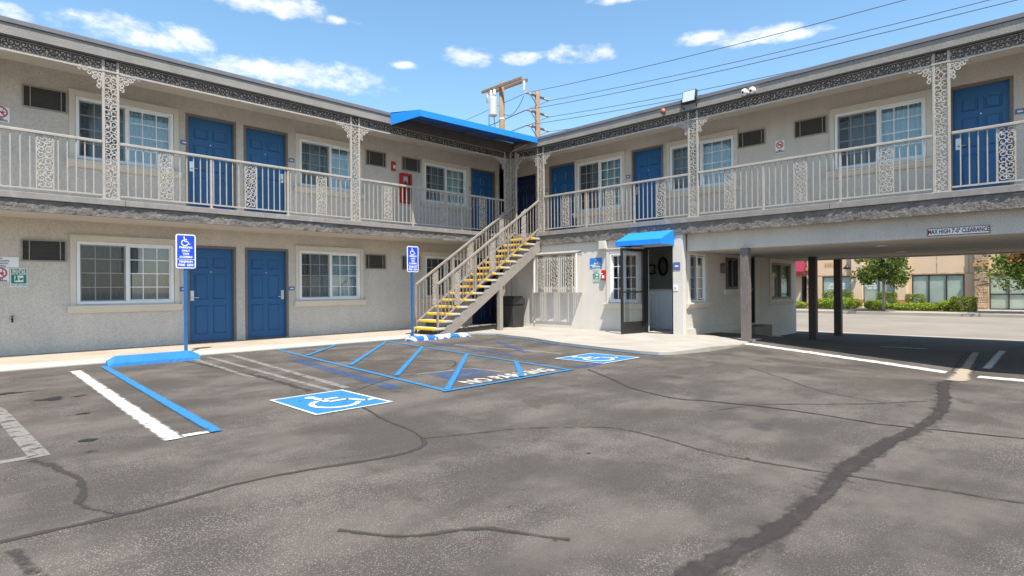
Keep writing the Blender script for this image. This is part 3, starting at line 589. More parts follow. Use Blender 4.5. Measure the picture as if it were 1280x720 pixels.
# -- roof
def roof():
    rf = MB(); z = 5.50
    rf.prism([(-9.3, 12.445), (12.715, 12.445), (12.715, -8.3), (19.9, -8.3), (19.9, 21.1), (-9.3, 21.1)], 'z', 5.42, z); o = obj('roof', rf, M['soffit'], MOTEL)
    tp = MB(); tp.prism([(-9.3, 12.46), (12.74, 12.46), (12.74, -8.3), (19.9, -8.3), (19.9, 21.1), (-9.3, 21.1)], 'z', 5.52, 5.60); obj('roofing', tp, M['roofing'], MOTEL)
    f1 = MB(); f1.box(-9.3, 12.36, 5.39, 12.66, 12.44, 5.575); obj('roof_fascia', f1, M['fascia'], MOTEL)
    f2 = MB(); f2.box(12.635, -8.3, 5.39, 12.71, 12.35, 5.575); obj('roof_fascia', f2, M['fascia'], MOTEL)
    g1 = MB(); g1.box(-9.3, 12.335, 5.58, 12.66, 12.45, 5.665); obj('roof_flashing', g1, M['roofmetal'], MOTEL, bevel=0.008)
    g2 = MB(); g2.box(12.61, -8.3, 5.58, 12.73, 12.33, 5.665); obj('roof_flashing', g2, M['roofmetal'], MOTEL, bevel=0.008)
    b1 = MB(); b1.box(-9.3, 12.37, 5.365, 12.66, 12.55, 5.387); obj('drip_strip', b1, M['brownbeam'], MOTEL)
    b2 = MB(); b2.box(12.645, -8.3, 5.365, 12.82, 12.36, 5.387); obj('drip_strip', b2, M['brownbeam'], MOTEL)
roof()

# -- balcony slabs, edge boards and rough fascias
def balconies():
    s1 = MB(); s1.box(-9.2, 12.47, 2.56, 14.0, 13.80, FZ - 0.01); obj('balcony_floor', s1, M['soffit'], MOTEL)
    s2 = MB(); s2.box(12.68, -8.2, 2.50, 14.0, 12.46, FZ - 0.012); obj('balcony_floor', s2, M['soffit'], MOTEL)
    rnd = random.Random(5)
    x = -9.2
    while x < 12.55:                                   # boards laid end to end, each a touch uneven
        x1 = min(x + 3.9, 12.58); d = rnd.uniform(-0.006, 0.006)
        b = MB(); b.box(x + 0.003, 12.37 + d, 2.735 + d, x1 - 0.003, 12.466, FZ); obj('edge_board', b, M['taupe_wood'], MOTEL, bevel=0.008); x = x1
    y = -8.2
    while y < 12.3:
        y1 = min(y + 3.9, 12.36); d = rnd.uniform(-0.006, 0.006)
        b = MB(); b.box(12.585 + d, y + 0.003, 2.72 + d, 12.678, y1 - 0.003, FZ - 0.006); obj('edge_board', b, M['taupe_wood'], MOTEL, bevel=0.008); y = y1
    def lumpy(u0, u1, z0, z1, seed, amp=0.02):
        r = random.Random(seed); mb = MB(); nu = int((u1 - u0) / 0.06); nz = 5
        for i in range(nu + 1):
            for j in range(nz + 1): mb.v.append((u0 + (u1 - u0) * i / nu, r.uniform(-amp, amp * 0.4), z0 + (z1 - z0) * j / nz + (r.uniform(-0.008, 0.008) if 0 < j < nz else 0)))
        for i in range(nu):
            for j in range(nz): a = i * (nz + 1) + j; mb.f.append((a, a + nz + 1, a + nz + 2, a + 1))
        n = len(mb.v); mb.v += [(u0, 0.05, z0), (u1, 0.05, z0)]                           # underside
        mb.quad((u0, -0.005, z0), (u1, -0.005, z0), (u1, 0.06, z0), (u0, 0.06, z0)); return mb
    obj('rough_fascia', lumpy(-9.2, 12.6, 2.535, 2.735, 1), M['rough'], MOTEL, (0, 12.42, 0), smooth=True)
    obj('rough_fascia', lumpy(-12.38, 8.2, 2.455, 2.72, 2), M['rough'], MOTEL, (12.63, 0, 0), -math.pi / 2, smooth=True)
balconies()

# -- lower storey of the right wing: office and drive-through
O_holes = [(-11.30, -9.95, 1.15, 2.10), (-8.85, -7.98, 0.80, 2.10), (-7.80, -6.98, 0.04, 2.20)]
obj('office_wall', wall_panel(-12.75, -6.752, 0.0, 2.52, O_holes, 0.22), M['office'], MOTEL, (12.70, 0, 0), -math.pi / 2, fix=False)
S_holes = [(13.02, 13.86, 0.83, 2.01), (15.09, 15.85, 1.13, 1.98), (16.10, 17.02, 0.10, 2.05), (18.28, 20.0, 0.78, 1.93)]
obj('office_wall', wall_panel(12.73, 20.55, -0.45, 2.10, S_holes, 0.22), M['stucco'], MOTEL, (0, 6.75, 0), fix=False)
pl = MB(); pl.box(12.65, 6.72, 0.0, 12.697, 6.975, 2.46); pl.box(12.697, 6.72, 0.0, 12.80, 6.747, 2.46); obj('rough_pilaster', pl, M['office'], MOTEL)
ow = MB(); ow.box(12.73, 12.76, 0, 13.9, 12.95, 2.52); obj('side_wall', ow, M['stucco'], MOTEL)
ow = MB(); ow.box(20.4, 6.98, -0.45, 20.55, 14.9, 2.1); obj('side_wall', ow, M['stucco'], MOTEL)
pli = MB(); pli.box(12.95, 6.70, 0.0, 15.95, 6.748, 0.16); obj('plinth', pli, M['stucco'], MOTEL)
stp = MB(); stp.box(16.05, 6.35, -0.4, 17.3, 6.74, 0.07); obj('door_step', stp, M['column'], MOTEL, bevel=0.01)
bmf = MB(); bmf.box(12.86, -8.2, 2.05, 13.06, 6.72, 2.52); obj('drive_beam', bmf, M['stucco'], MOTEL, bevel=0.02)
cl = MB(); cl.box(13.061, -8.2, 2.062, 20.5, 6.74, 2.49); obj('drive_ceiling', cl, M['soffit'], MOTEL)
cb = MB(); cb.box(20.2, -8.2, 2.03, 20.6, 6.74, 2.9); obj('drive_beam', cb, M['stucco'], MOTEL, bevel=0.02)
for px_, py_, w in ((12.86, 5.29, 0.17), (18.5, 5.6, 0.20), (20.35, 5.42, 0.20)):
    c = MB(); c.box(-w / 2, -w / 2, -0.5, w / 2, w / 2, 2.052); c.box(-w / 2 - 0.03, -w / 2 - 0.03, gz(px_, py_) - 0.02 + (0.04 if px_ < 14 else 0), w / 2 + 0.03, w / 2 + 0.03, gz(px_, py_) + (0.055 if px_ < 14 else 0.015))
    obj('column', c, M['column'] if px_ < 14 else M['brownbeam'], MOTEL, (px_, py_, 0))
for x_, y_ in ((14.5, 3.0), (14.6, 0.4), (17.5, 3.2), (17.5, 0.0)):
    d = MB(); d.tube([(x_, y_, 2.062), (x_, y_, 2.045)], 0.10, 14); obj('ceiling_light', d, M['plastic_white'], MOTEL)

# -- windows
FRAME = {}
def ring(mb, w, h, t, y0, y1, x0=0.0, z0=0.0):
    mb.box(x0, y0, z0, x0 + t, y1, z0 + h); mb.box(x0 + w - t, y0, z0, x0 + w, y1, z0 + h); mb.box(x0 + t, y0, z0, x0 + w - t, y1, z0 + t); mb.box(x0 + t, y0, z0 + h - t, x0 + w - t, y1, z0 + h); return mb
def curtain_mb(w, h, seed, wav=0.022, pitch=0.085):
    r = random.Random(seed); mb = MB(); n = max(6, int(w / 0.014)); ph = r.uniform(0, 6)
    for i in range(n + 1):
        x = w * i / n; y = wav * math.sin(2 * math.pi * x / pitch + ph + 0.8 * math.sin(x * 9 + ph)) + 0.006 * math.sin(x * 31)
        mb.v += [(x, y, 0), (x, y * 1.15, h)]
    for i in range(n): mb.f.append((2 * i, 2 * i + 2, 2 * i + 3, 2 * i + 1))
    return mb
def window(u0, u1, z0, z1, base, rz, kind, cols=3, rows=4, sill=True, trim=True, seed=0, frame='vinyl', t=0.055):
    w, h = u1 - u0, z1 - z0; loc = Vector((u0, 0, z0)); c, s = math.cos(rz), math.sin(rz); loc = Vector((c * u0, s * u0, z0)) + Vector(base)
    f = MB(); ring(f, w, h, t, -0.022, 0.09); f.box(w / 2 - t / 2, -0.014, t, w / 2 + t / 2, 0.085, h - t)
    W = obj('window', f, M[frame], MOTEL, loc, rz, bevel=0.006)
    hw = w / 2 - 1.5 * t
    for i, (xa, yy) in enumerate(((t, 0.035), (w / 2 + t / 2, 0.02))):
        sh = MB(); ring(sh, hw, h - 0.11, 0.026, yy, yy + 0.03, xa, 0.055)
        for q in range(1, cols): x = xa + hw * q / cols; sh.box(x - 0.009, yy + 0.008, 0.082, x + 0.009, yy + 0.014, h - 0.082)
        for q in range(1, rows): z = 0.055 + (h - 0.11) * q / rows; sh.box(xa + 0.027, yy + 0.0075, z - 0.009, xa + hw - 0.027, yy + 0.0145, z + 0.009)
        obj('sash', sh, M[frame], W)
        g = MB(); g.quad((xa + 0.02, yy + 0.018, 0.07), (xa + hw - 0.02, yy + 0.018, 0.07), (xa + hw - 0.02, yy + 0.018, h - 0.07), (xa + 0.02, yy + 0.018, h - 0.07)); obj('pane', g, M['glass'], W, fix=False)
    if kind in 'abcd':
        g = MB(); xs = 0.06; g.quad((xs, 0.012, 0.06), (xs + hw - 0.01, 0.012, 0.06), (xs + hw - 0.01, 0.012, h - 0.06), (xs, 0.012, h - 0.06)); obj('insect_screen', g, M['screen'], W, fix=False)
    spans = {'a': [(0.02, w - 0.02, 'curtain_dark')], 'b': [(0.02, w * 0.17, 'curtain_dark'), (w * 0.20, w - 0.02, 'curtain')], 'c': [(0.22, w - 0.02, 'curtain')], 'd': [(0.02, w * 0.40, 'curtain'), (w * 0.44, w - 0.02, 'curtain')], 'o': []}[kind]
    for i, (a, b, mt) in enumerate(spans): obj('curtain', curtain_mb(b - a, h - 0.06, seed + i), M[mt], W, (a, 0.17, 0.03), smooth=True, fix=False)
    if trim:
        q = MB(); ring(q, w + 0.20, h + 0.20, 0.095, -0.03, 0.0, -0.10, -0.10); q.box(-0.12, -0.05, h + 0.10, w + 0.12, 0.0, h + 0.125); obj('window_trim', q, M['trim'], W, bevel=0.006)
    if sill:
        q = MB(); q.prism([(0.0, -0.03), (-0.11, -0.03), (-0.11, -0.065), (-0.085, -0.085), (-0.07, -0.12), (-0.05, -0.145), (-0.035, -0.17), (0.0, -0.17)], 'x', -0.15, w + 0.15)
        obj('window_sill', q, M['trim'], W, bevel=0.004)
    return W
for i, (a, b, c, d, k) in enumerate(L_win): window(a, b, c, d, (0, YL, 0), 0, k, seed=i * 7)
for i, (a, b, c, d, k) in enumerate(R_win): window(a, b, c, d, (XR, 0, 0), -math.pi / 2, k, seed=50 + i * 7, rows=5 if d - c > 1.4 else 4)
window(-8.85, -7.98, 0.80, 2.10, (12.70, 0, 0), -math.pi / 2, 'o', cols=2, rows=4, seed=80, trim=True)
window(-11.30, -9.95, 1.15, 2.10, (12.70, 0, 0), -math.pi / 2, 'o', cols=2, rows=2, seed=81, trim=False, sill=False)
window(13.02, 13.86, 0.83, 2.01, (0, 6.75, 0), 0, 'a', cols=1, rows=4, seed=82, t=0.035)
window(18.28, 20.0, 0.78, 1.93, (0, 6.75, 0), 0, 'b', cols=1, rows=1, seed=83, frame='ac_frame')
window(15.09, 15.85, 1.13, 1.98, (0, 6.75, 0), 0, 'o', cols=1, rows=1, seed=84, frame='black', trim=False)

# -- doors: six raised panels, frame, lever handle
def door_meshes():
    out = {}
    for hand in (0, 1): pass
    return out
def door(u0, u1, z0, z1, base, rz, hand, mat='blue_door'):
    w, h = u1 - u0, z1 - z0; c, s = math.cos(rz), math.sin(rz); loc = Vector((c * u0, s * u0, z0)) + Vector(base)
    sl = MB(); y = 0.075
    # slab with sunk fields
    cols_ = [(0.115 * w / 0.9, 0.41 * w / 0.9), (0.49 * w / 0.9, 0.785 * w / 0.9)]; rows_ = [(0.17, 0.80), (0.93, 1.50), (1.62, 1.86)]; k = h / 2.06
    fields = [(a, b, p * k, q * k) for a, b in cols_ for p, q in rows_]
    us = sorted(set([0.0, w] + [f[i] for f in fields for i in (0, 1)])); zs = sorted(set([0.0, h] + [f[i] for f in fields for i in (2, 3)]))
    for a, b in zip(us, us[1:]):
        for p, q in zip(zs, zs[1:]):
            m, n = (a + b) / 2, (p + q) / 2
            if not any(f[0] < m < f[1] and f[2] < n < f[3] for f in fields): sl.quad((a, y, p), (b, y, p), (b, y, q), (a, y, q))
    e = 0.02; yy = y + 0.016
    for a, b, p, q in fields:
        o4 = [(a, y, p), (b, y, p), (b, y, q), (a, y, q)]; i4 = [(a + e, yy, p + e), (b - e, yy, p + e), (b - e, yy, q - e), (a + e, yy, q - e)]
        for i in range(4): sl.quad(o4[i], o4[(i + 1) % 4], i4[(i + 1) % 4], i4[i])
        sl.quad(*i4)
    D = obj('door', sl, M[mat], MOTEL, loc, rz, fix=False)
    for a, b, p, q in fields:
        r = MB(); g = 0.034; r.prism([(a + g, yy), (b - g, yy), (b - g - 0.014, yy - 0.013), (a + g + 0.014, yy - 0.013)], 'z', p + g, q - g); obj('door_panel', r, M[mat], D)
    fr = MB(); t = 0.05; fr.box(-t, -0.012, 0, 0.004, 0.12, h + t); fr.box(w - 0.004, -0.012, 0, w + t, 0.12, h + t); fr.box(0.004, -0.012, h - 0.004, w - 0.004, 0.12, h + t); fr.box(0.0, 0.0, -0.012, w, 0.10, 0.012)
    obj('door_frame', fr, M['door_frame'] if mat == 'blue_door' else M['black'], D)
    hx = w - 0.075 if hand == 0 else 0.075; sg = -1 if hand == 0 else 1
    hd = MB(); hd.box(hx - 0.035, y - 0.018, 0.92, hx + 0.035, y, 1.14); hd.tube([(hx, y - 0.018, 0.99), (hx, y - 0.06, 0.99)], 0.011, 8); hd.tube([(hx, y - 0.055, 0.99), (hx + sg * 0.12, y - 0.055, 0.985)], 0.011, 8)
    obj('door_handle', hd, M['steel'], D, bevel=0.0)
    if hand != 2:
        pe = MB(); pe.tube([(w / 2, y, 1.56), (w / 2, y - 0.006, 1.56)], 0.012, 8); obj('peephole', pe, M['steel'], D)
    return D
for a, b, c, d, hd_ in L_door: door(a, b, c, d, (0, YL, 0), 0, hd_, 'navy_door' if a > 12 and c < 1 else 'blue_door')
for a, b, c, d, hd_ in R_door: door(a, b, c, d, (XR, 0, 0), -math.pi / 2, 1 if hd_ == 2 else hd_, 'navy_door' if hd_ == 2 else 'blue_door')
door(16.13, 17.0, 0.12, 2.02, (0, 6.75, 0), 0, 0, 'navy_door')

# -- through-wall air conditioners
def ac(u0, u1, z0, z1, base, rz):
    w, h = u1 - u0, z1 - z0; c, s = math.cos(rz), math.sin(rz); loc = Vector((c * u0, s * u0, z0)) + Vector(base)
    f = MB(); ring(f, w, h, 0.025, -0.03, 0.06); A = obj('air_conditioner', f, M['ac_frame'], MOTEL, loc, rz)
    g = MB(); g.box(0.025, 0.02, 0.025, w - 0.025, 0.05, h - 0.025); obj('grille', g, M['ac'], A)
    n = 12; lv = MB()
    for i in range(n): z = 0.035 + (h - 0.07) * i / (n - 1); lv.prism([(0.018, z - 0.004), (0.0, z - 0.012), (0.0, z - 0.006), (0.018, z + 0.004)], 'x', 0.026, w - 0.026)
    obj('louvre', lv, M['ac'], A)
    m = MB()
    for x in (w * 0.18, w * 0.86): m.box(x - 0.008, -0.012, 0.025, x + 0.008, 0.019, h - 0.025)
    obj('grille_bar', m, M['ac_frame'], A)
for q in L_ac: ac(*q, (0, YL, 0), 0)
for q in R_ac: ac(*q, (XR, 0, 0), -math.pi / 2)

# -- cast iron lace
def scroll(mb, x0, z0, x1, z1, cell, seed=0, dep=0.026, keep=None, wid=0.17):
    r = random.Random(seed); nx = max(1, round((x1 - x0) / cell)); nz = max(1, round((z1 - z0) / cell)); cw, ch = (x1 - x0) / nx, (z1 - z0) / nz
    for i in range(nx):
        for j in range(nz):
            cx_, cz_ = x0 + (i + 0.5) * cw, z0 + (j + 0.5) * ch
            if keep and not keep(cx_, cz_): continue
            hand = 1 if (i + j) % 2 else -1; a0 = r.choice((0, 1, 2, 3)) * math.pi / 2 + r.uniform(-0.3, 0.3); turns = r.uniform(1.05, 1.45); n = 10; pts = []
            for q in range(n + 1):
                t = q / n; rad = 0.56 * (1 - t) ** 0.8 + 0.10; a = a0 + hand * turns * 2 * math.pi * t
                pts.append((cx_ + cw * rad * math.cos(a), cz_ + ch * rad * math.sin(a)))
            pts = [(min(max(x, x0), x1), min(max(z, z0), z1)) for x, z in pts]
            mb.ribbon(pts, cell * wid, dep, y=r.uniform(-0.004, 0.004))
            if r.random() < 0.6:                                     # a leaf across the joint
                a = r.uniform(0, 6.28); mb.ribbon([(cx_ + cw * 0.5 * math.cos(a) * t, cz_ + ch * 0.5 * math.sin(a) * t) for t in (0.3, 0.7, 1.05)], cell * wid * 1.4, dep)
    return mb
pil_scroll = [scroll(MB(), 0.028, 0.0, 0.232, 2.30, 0.102, s, wid=0.15).mesh('scroll_panel', fix=False) for s in (1, 2)]
panel_scroll = [scroll(MB(), 0.0, 0.03, 0.20, 0.92, 0.10, s, wid=0.15).mesh('scroll_panel', fix=False) for s in (3, 4)]
for me in pil_scroll + panel_scroll: me.materials.append(M['scroll'])
def bracket_mesh(flip):
    def keep(x, z):
        q = -x if flip else x
        return (q / 0.44) ** 0.72 + ((0.42 - z) / 0.42) ** 0.72 < 1.05
    mb = MB(); x0, x1 = (-0.42, 0.0) if flip else (0.0, 0.42); scroll(mb, x0, 0.0, x1, 0.40, 0.07, 9, keep=keep, wid=0.26)
    me = mb.mesh('bracket', fix=False); me.materials.append(M['scroll']); return me
brk = {0: bracket_mesh(False), 1: bracket_mesh(True)}
post_mb = MB(); post_mb.box(0, -0.024, 0, 0.042, 0.024, 2.515); post_me = post_mb.mesh('post', bevel=0.004); post_me.materials.append(M['taupe'])
FR0, FR1 = 5.175, 5.36                       # lace frieze under the roof edge
def pillar(u, base, rz, left=True, right=True, scr=0, width=0.26):
    c, s = math.cos(rz), math.sin(rz); loc = Vector((c * u, s * u, FZ)) + Vector(base)
    b = MB(); b.box(-0.01, -0.03, 0, width + 0.01, 0.03, 0.018)
    P = obj('lattice_pillar', b, M['taupe'], MOTEL, loc, rz); b = MB(); b.box(-0.01, -0.03, 2.30, width + 0.01, 0.03, 2.33); obj('cap_plate', b, M['taupe'], P)
    link('post', post_me, None, P, (0, 0, 0)); link('post', post_me, None, P, (width - 0.042, 0, 0)); link('scroll_panel', pil_scroll[scr], None, P, (0, 0, 0.02))
    if left: link('bracket', brk[1], None, P, (0, 0, 2.33 - 0.40))
    if right: link('bracket', brk[0], None, P, (width, 0, 2.33 - 0.40))
    return P
LB, RB = (0, YB, 0), (XB, 0, 0)
for i, u in enumerate((-2.85, 2.165, 7.10)): pillar(u, LB, 0, scr=i % 2)
for i, u in enumerate((-11.43, -6.59, -1.83, 2.95)): pillar(u, RB, -math.pi / 2, scr=i % 2)
pillar(12.32, LB, 0, True, False, 0); pillar(-12.45, (12.60, 0, 0), -math.pi / 2, False, True, 1)
dp = MB(); dp.tube([(12.54, 12.38, 0.3), (12.54, 12.38, 5.35), (12.54, 12.30, 5.40), (12.6, 11.75, 5.52)], 0.018, 8); obj('downpipe', dp, M['taupe'], MOTEL, smooth=True)
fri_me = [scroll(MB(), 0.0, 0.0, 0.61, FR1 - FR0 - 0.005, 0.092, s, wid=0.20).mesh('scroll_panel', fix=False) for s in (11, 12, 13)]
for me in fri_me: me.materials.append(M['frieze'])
def frieze(u0, u1, base, rz, k0=0):
    c, s = math.cos(rz), math.sin(rz); loc = Vector((c * u0, s * u0, FR0)) + Vector(base); w = u1 - u0
    b = MB(); b.box(0, -0.02, -0.035, w, 0.02, 0.0); b.box(0, -0.018, FR1 - FR0 - 0.012, w, 0.018, FR1 - FR0); F = obj('lace_frieze', b, M['taupe'], MOTEL, loc, rz, bevel=0.003)
    n = max(1, round(w / 0.61))
    for i in range(n):
        o = link('scroll_panel', fri_me[(i + k0) % 3], None, F, (i * w / n, 0, 0)); o.scale.x = w / n / 0.61
        d = MB()
    return F
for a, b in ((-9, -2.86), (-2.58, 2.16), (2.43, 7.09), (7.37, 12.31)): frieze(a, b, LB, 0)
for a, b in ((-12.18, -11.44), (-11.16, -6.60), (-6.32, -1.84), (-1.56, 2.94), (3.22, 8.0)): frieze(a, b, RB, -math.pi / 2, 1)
# lace between the two posts of each pillar, at frieze height
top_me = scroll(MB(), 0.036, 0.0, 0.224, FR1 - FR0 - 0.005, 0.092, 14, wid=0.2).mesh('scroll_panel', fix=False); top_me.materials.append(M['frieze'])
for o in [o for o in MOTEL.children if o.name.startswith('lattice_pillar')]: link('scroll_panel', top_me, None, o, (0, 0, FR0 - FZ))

# -- balcony railings
bal_mb = MB(); bal_mb.box(-0.0085, -0.0085, 0.09, 0.0085, 0.0085, 1.005); bal_me = bal_mb.mesh('baluster'); bal_me.materials.append(M['taupe'])
rpost_mb = MB(); rpost_mb.box(-0.019, -0.019, 0.0, 0.019, 0.019, 1.005); rpost_mb.box(-0.045, -0.045, 0.0, 0.045, 0.045, 0.01); rpost_me = rpost_mb.mesh('post'); rpost_me.materials.append(M['taupe'])
def railing(u0, u1, base, rz, panels, posts, pitch=0.125):
    c, s = math.cos(rz), math.sin(rz); loc = Vector((c * u0, s * u0, FZ)) + Vector(base); w = u1 - u0
    t = MB(); t.box(0, -0.035, 1.005, w, 0.035, 1.055); Rl = obj('railing', t, M['taupe'], MOTEL, loc, rz, bevel=0.008)
    lo = MB(); lo.box(0, -0.014, 0.062, w, 0.014, 0.09); obj('bottom_rail', lo, M['taupe'], Rl)
    spans = sorted([(p - u0 - 0.02, p - u0 + 0.22) for p in panels]); marks = [p - u0 for p in posts]
    for p in panels: link('scroll_panel', panel_scroll[int(p * 10) % 2], None, Rl, (p - u0, 0, 0.08))
    for m in marks: link('post', rpost_me, None, Rl, (m, 0, 0))
    n = int(w / pitch)
    for i in range(1, n + 1):
        x = i * w / (n + 1)
        if any(a < x < b for a, b in spans) or any(abs(x - m) < 0.045 for m in marks): continue
        link('baluster', bal_me, None, Rl, (x, 0, 0))
    for a, b in spans:
        for x in (a + 0.006, b - 0.006): link('baluster', bal_me, None, Rl, (x, 0, 0))
    return Rl
railing(-2.58, 2.16, LB, 0, (-1.6, -0.2, 1.26), (-0.9, 0.45)); railing(2.43, 7.095, LB, 0, (3.08, 4.66, 6.26), (3.98, 5.56)); railing(7.365, 12.315, LB, 0, (8.06, 9.85, 11.3), (8.92, 10.6))
railing(-11.155, -6.595, RB, -math.pi / 2, (-10.46, -8.97, -7.42), (-9.62, -8.09)); railing(-6.325, -1.835, RB, -math.pi / 2, (-5.68, -4.18, -2.65), (-4.83, -3.33)); railing(-1.555, 2.945, RB, -math.pi / 2, (-0.92, 0.7, 2.1), (-0.1, 1.4))

# -- blue canopy over the head of the stairs
def canopy():
    A0, A1 = Vector((8.18, 12.34, 5.64)), Vector((8.18, 12.34, 5.35)); B0, B1 = Vector((8.36, 11.33, 5.555)), Vector((8.36, 11.33, 5.40)); C0, C1 = Vector((12.66, 11.33, 5.655)), Vector((12.66, 11.33, 5.49))
    c = MB(); c.quad(A1, B1, B0, A0); c.quad(B1, C1, C0, B0)
    top = [A0 + Vector((0, 0, 0.03)), B0, C0, Vector((12.66, 12.34, 5.70))]; c.quad(*top)
    o = obj('canopy', c, M['canvas'], MOTEL, fix=False)
    sm = o.modifiers.new('thick', 'SOLIDIFY'); sm.thickness = 0.006
    li = MB(); d = Vector((0, 0, -0.03)); li.quad(*[p + d for p in top]); obj('lining', li, M['canvas_dark'], o, fix=False)
    fr = MB()
    for t in (0.02, 0.27, 0.52, 0.77, 0.985):
        p = B1.lerp(C1, t); q = A0.lerp(Vector((12.66, 12.34, 5.70)), t); fr.bar(p + Vector((0, 0.02, 0.05)), q + Vector((0, 0, -0.08)), 0.025, 0.025)
    fr.bar(B1 + Vector((0.02, 0.02, 0.01)), C1 + Vector((-0.02, 0.02, 0.01)), 0.025, 0.025); obj('canopy_frame', fr, M['brownbeam'], o)
    bd = MB(); bd.box(8.2, 12.31, 5.37, 12.6, 12.33, 5.575); obj('backing_board', bd, M['brownbeam'], o)
canopy()
# -- office door awning, open glazed door, window grille
def office_front():
    y0, y1 = 6.94, 8.20; xw, xo = 12.69, 12.02; zt, zo, zb = 2.60, 2.335, 2.215
    a = MB(); ys = [y0 + (y1 - y0) * i / 6 for i in range(7)]
    a.quad((xw, y1, zt), (xw, y0, zt), (xo, y0, zo), (xo, y1, zo)); a.quad((xo, y1, zo), (xo, y0, zo), (xo, y0, zb), (xo, y1, zb))
    for y in (y0, y1): a.poly([(xw, y, zt), (xo, y, zo), (xo, y, zb), (xw, y, zb)])
    o = obj('awning', a, M['canvas'], MOTEL, bevel=0.0); m = o.modifiers.new('thick', 'SOLIDIFY'); m.thickness = 0.008
    f = MB(); f.bar((xo + 0.03, y0 + 0.03, zb + 0.02), (xo + 0.03, y1 - 0.03, zb + 0.02), 0.02, 0.02); f.bar((xo + 0.03, y0 + 0.03, zb + 0.02), (xw, y0 + 0.03, zb + 0.02), 0.02, 0.02); f.bar((xo + 0.03, y1 - 0.03, zb + 0.02), (xw, y1 - 0.03, zb + 0.02), 0.02, 0.02); obj('awning_frame', f, M['black'], o)
    fr = MB(); fr.box(12.70, 6.985, 0.04, 12.80, 7.03, 2.20); fr.box(12.70, 7.75, 0.04, 12.80, 7.795, 2.20); fr.box(12.70, 7.03, 2.14, 12.80, 7.75, 2.195); fr.box(12.72, 7.03, 0.04, 12.80, 7.75, 0.055); DF = obj('entrance_frame', fr, M['black'], MOTEL)
    # leaf swung outwards on the north jamb
    W = 0.84; hx, hy = 12.69, 7.80; ang = math.atan2(7.93 - hy, 11.93 - hx)
    lf = MB(); lf.box(0, -0.022, 0.02, 0.06, 0.022, 2.12); lf.box(W - 0.065, -0.022, 0.02, W, 0.022, 2.12); lf.box(0.06, -0.022, 2.05, W - 0.065, 0.022, 2.12); lf.box(0.06, -0.022, 0.02, W - 0.065, 0.022, 0.30); lf.box(0.06, -0.02, 1.02, W - 0.065, 0.02, 1.055)
    D = obj('glass_door', lf, M['black'], MOTEL, (hx, hy, 0.04), ang, bevel=0.004)
    g = MB(); g.quad((0.06, 0, 0.30), (W - 0.065, 0, 0.30), (W - 0.065, 0, 2.05), (0.06, 0, 2.05)); obj('pane', g, M['glass_clear'], D, fix=False)
    h = MB(); h.tube([(W - 0.09, -0.05, 0.9), (W - 0.09, -0.05, 1.2)], 0.012, 8); h.tube([(W - 0.04, -0.02, 1.15), (W - 0.04, -0.07, 1.15)], 0.014, 8); obj('door_handle', h, M['steel'], D)
    st = MB(); st.box(0.02, -0.026, 1.20, 0.055, -0.023, 1.30); st.box(0.02, -0.026, 1.34, 0.10, -0.023, 1.40); obj('sticker', st, M['sign_sky'], D)
    # projecting grille
    p = 0.24; ya, yb, za, zb2 = 9.80, 11.36, 1.06, 2.14; xf = 12.70 - p
    k = MB()
    for z in (za, zb2): k.bar((xf, ya, z), (xf, yb, z), 0.02, 0.02); k.bar((12.70, ya, z), (xf, ya, z), 0.03, 0.03); k.bar((12.70, yb, z), (xf, yb, z), 0.03, 0.03)
    for y in (ya, yb): kk = MB(); kk.box(xf - 0.018, y - 0.018, za, xf + 0.018, y + 0.018, zb2); gp = obj('grille_post', kk, M['vinyl'], MOTEL)
    G = obj('window_grille', k, M['taupe'], MOTEL)
    bb = MB(); bb.box(-0.008, -0.008, za, 0.008, 0.008, zb2); bme = bb.mesh('grille_bar'); bme.materials.append(M['trim'])
    n = 24
    for i in range(1, n):
        y = ya + (yb - ya) * i / n
        if i % 8 in (3, 4, 5): continue
        link('grille_bar', bme, None, G, (xf, y, 0))
    for i in range(1, 6):
        for y in (ya, yb): link('grille_bar', bme, None, G, (12.70 - p * i / 6, y, 0))
    sp = scroll(MB(), 0.0, 0.12, 0.20, 0.96, 0.10, 21, wid=0.16).mesh('scroll_panel', fix=False); sp.materials.append(M['scroll'])
    for y in (11.10, 10.58, 10.06): link('scroll_panel', sp, None, G, (xf, y + 0.10, za + 0.02), -math.pi / 2)
    tp = MB(); tp.prism([(12.70, 2.25), (12.70, 2.225), (xf - 0.03, 2.155), (xf - 0.03, 2.175)], 'y', ya - 0.02, yb + 0.02); obj('grille_cover', tp, M['ac_frame'], G)
    cr = MB(); cr.box(12.82, 9.96, 1.14, 12.84, 11.29, 2.11); obj('dim_room_backing', cr, M['ac'], G)  # dark sheet added so the room behind the grille looks dim
    # conduit with tap, junction box, light box above the sign
    pp = MB(); pp.tube([(12.70, 11.56, 0.15), (12.70, 11.56, 2.4)], 0.014, 8); pp.sphere((12.68, 11.56, 0.18), 0.03); obj('conduit', pp, M['office'], MOTEL, smooth=True)
    lb = MB(); lb.box(12.56, 8.91, 2.22, 12.73, 9.12, 2.44); obj('light_box', lb, M['office'], MOTEL, bevel=0.01)
office_front()

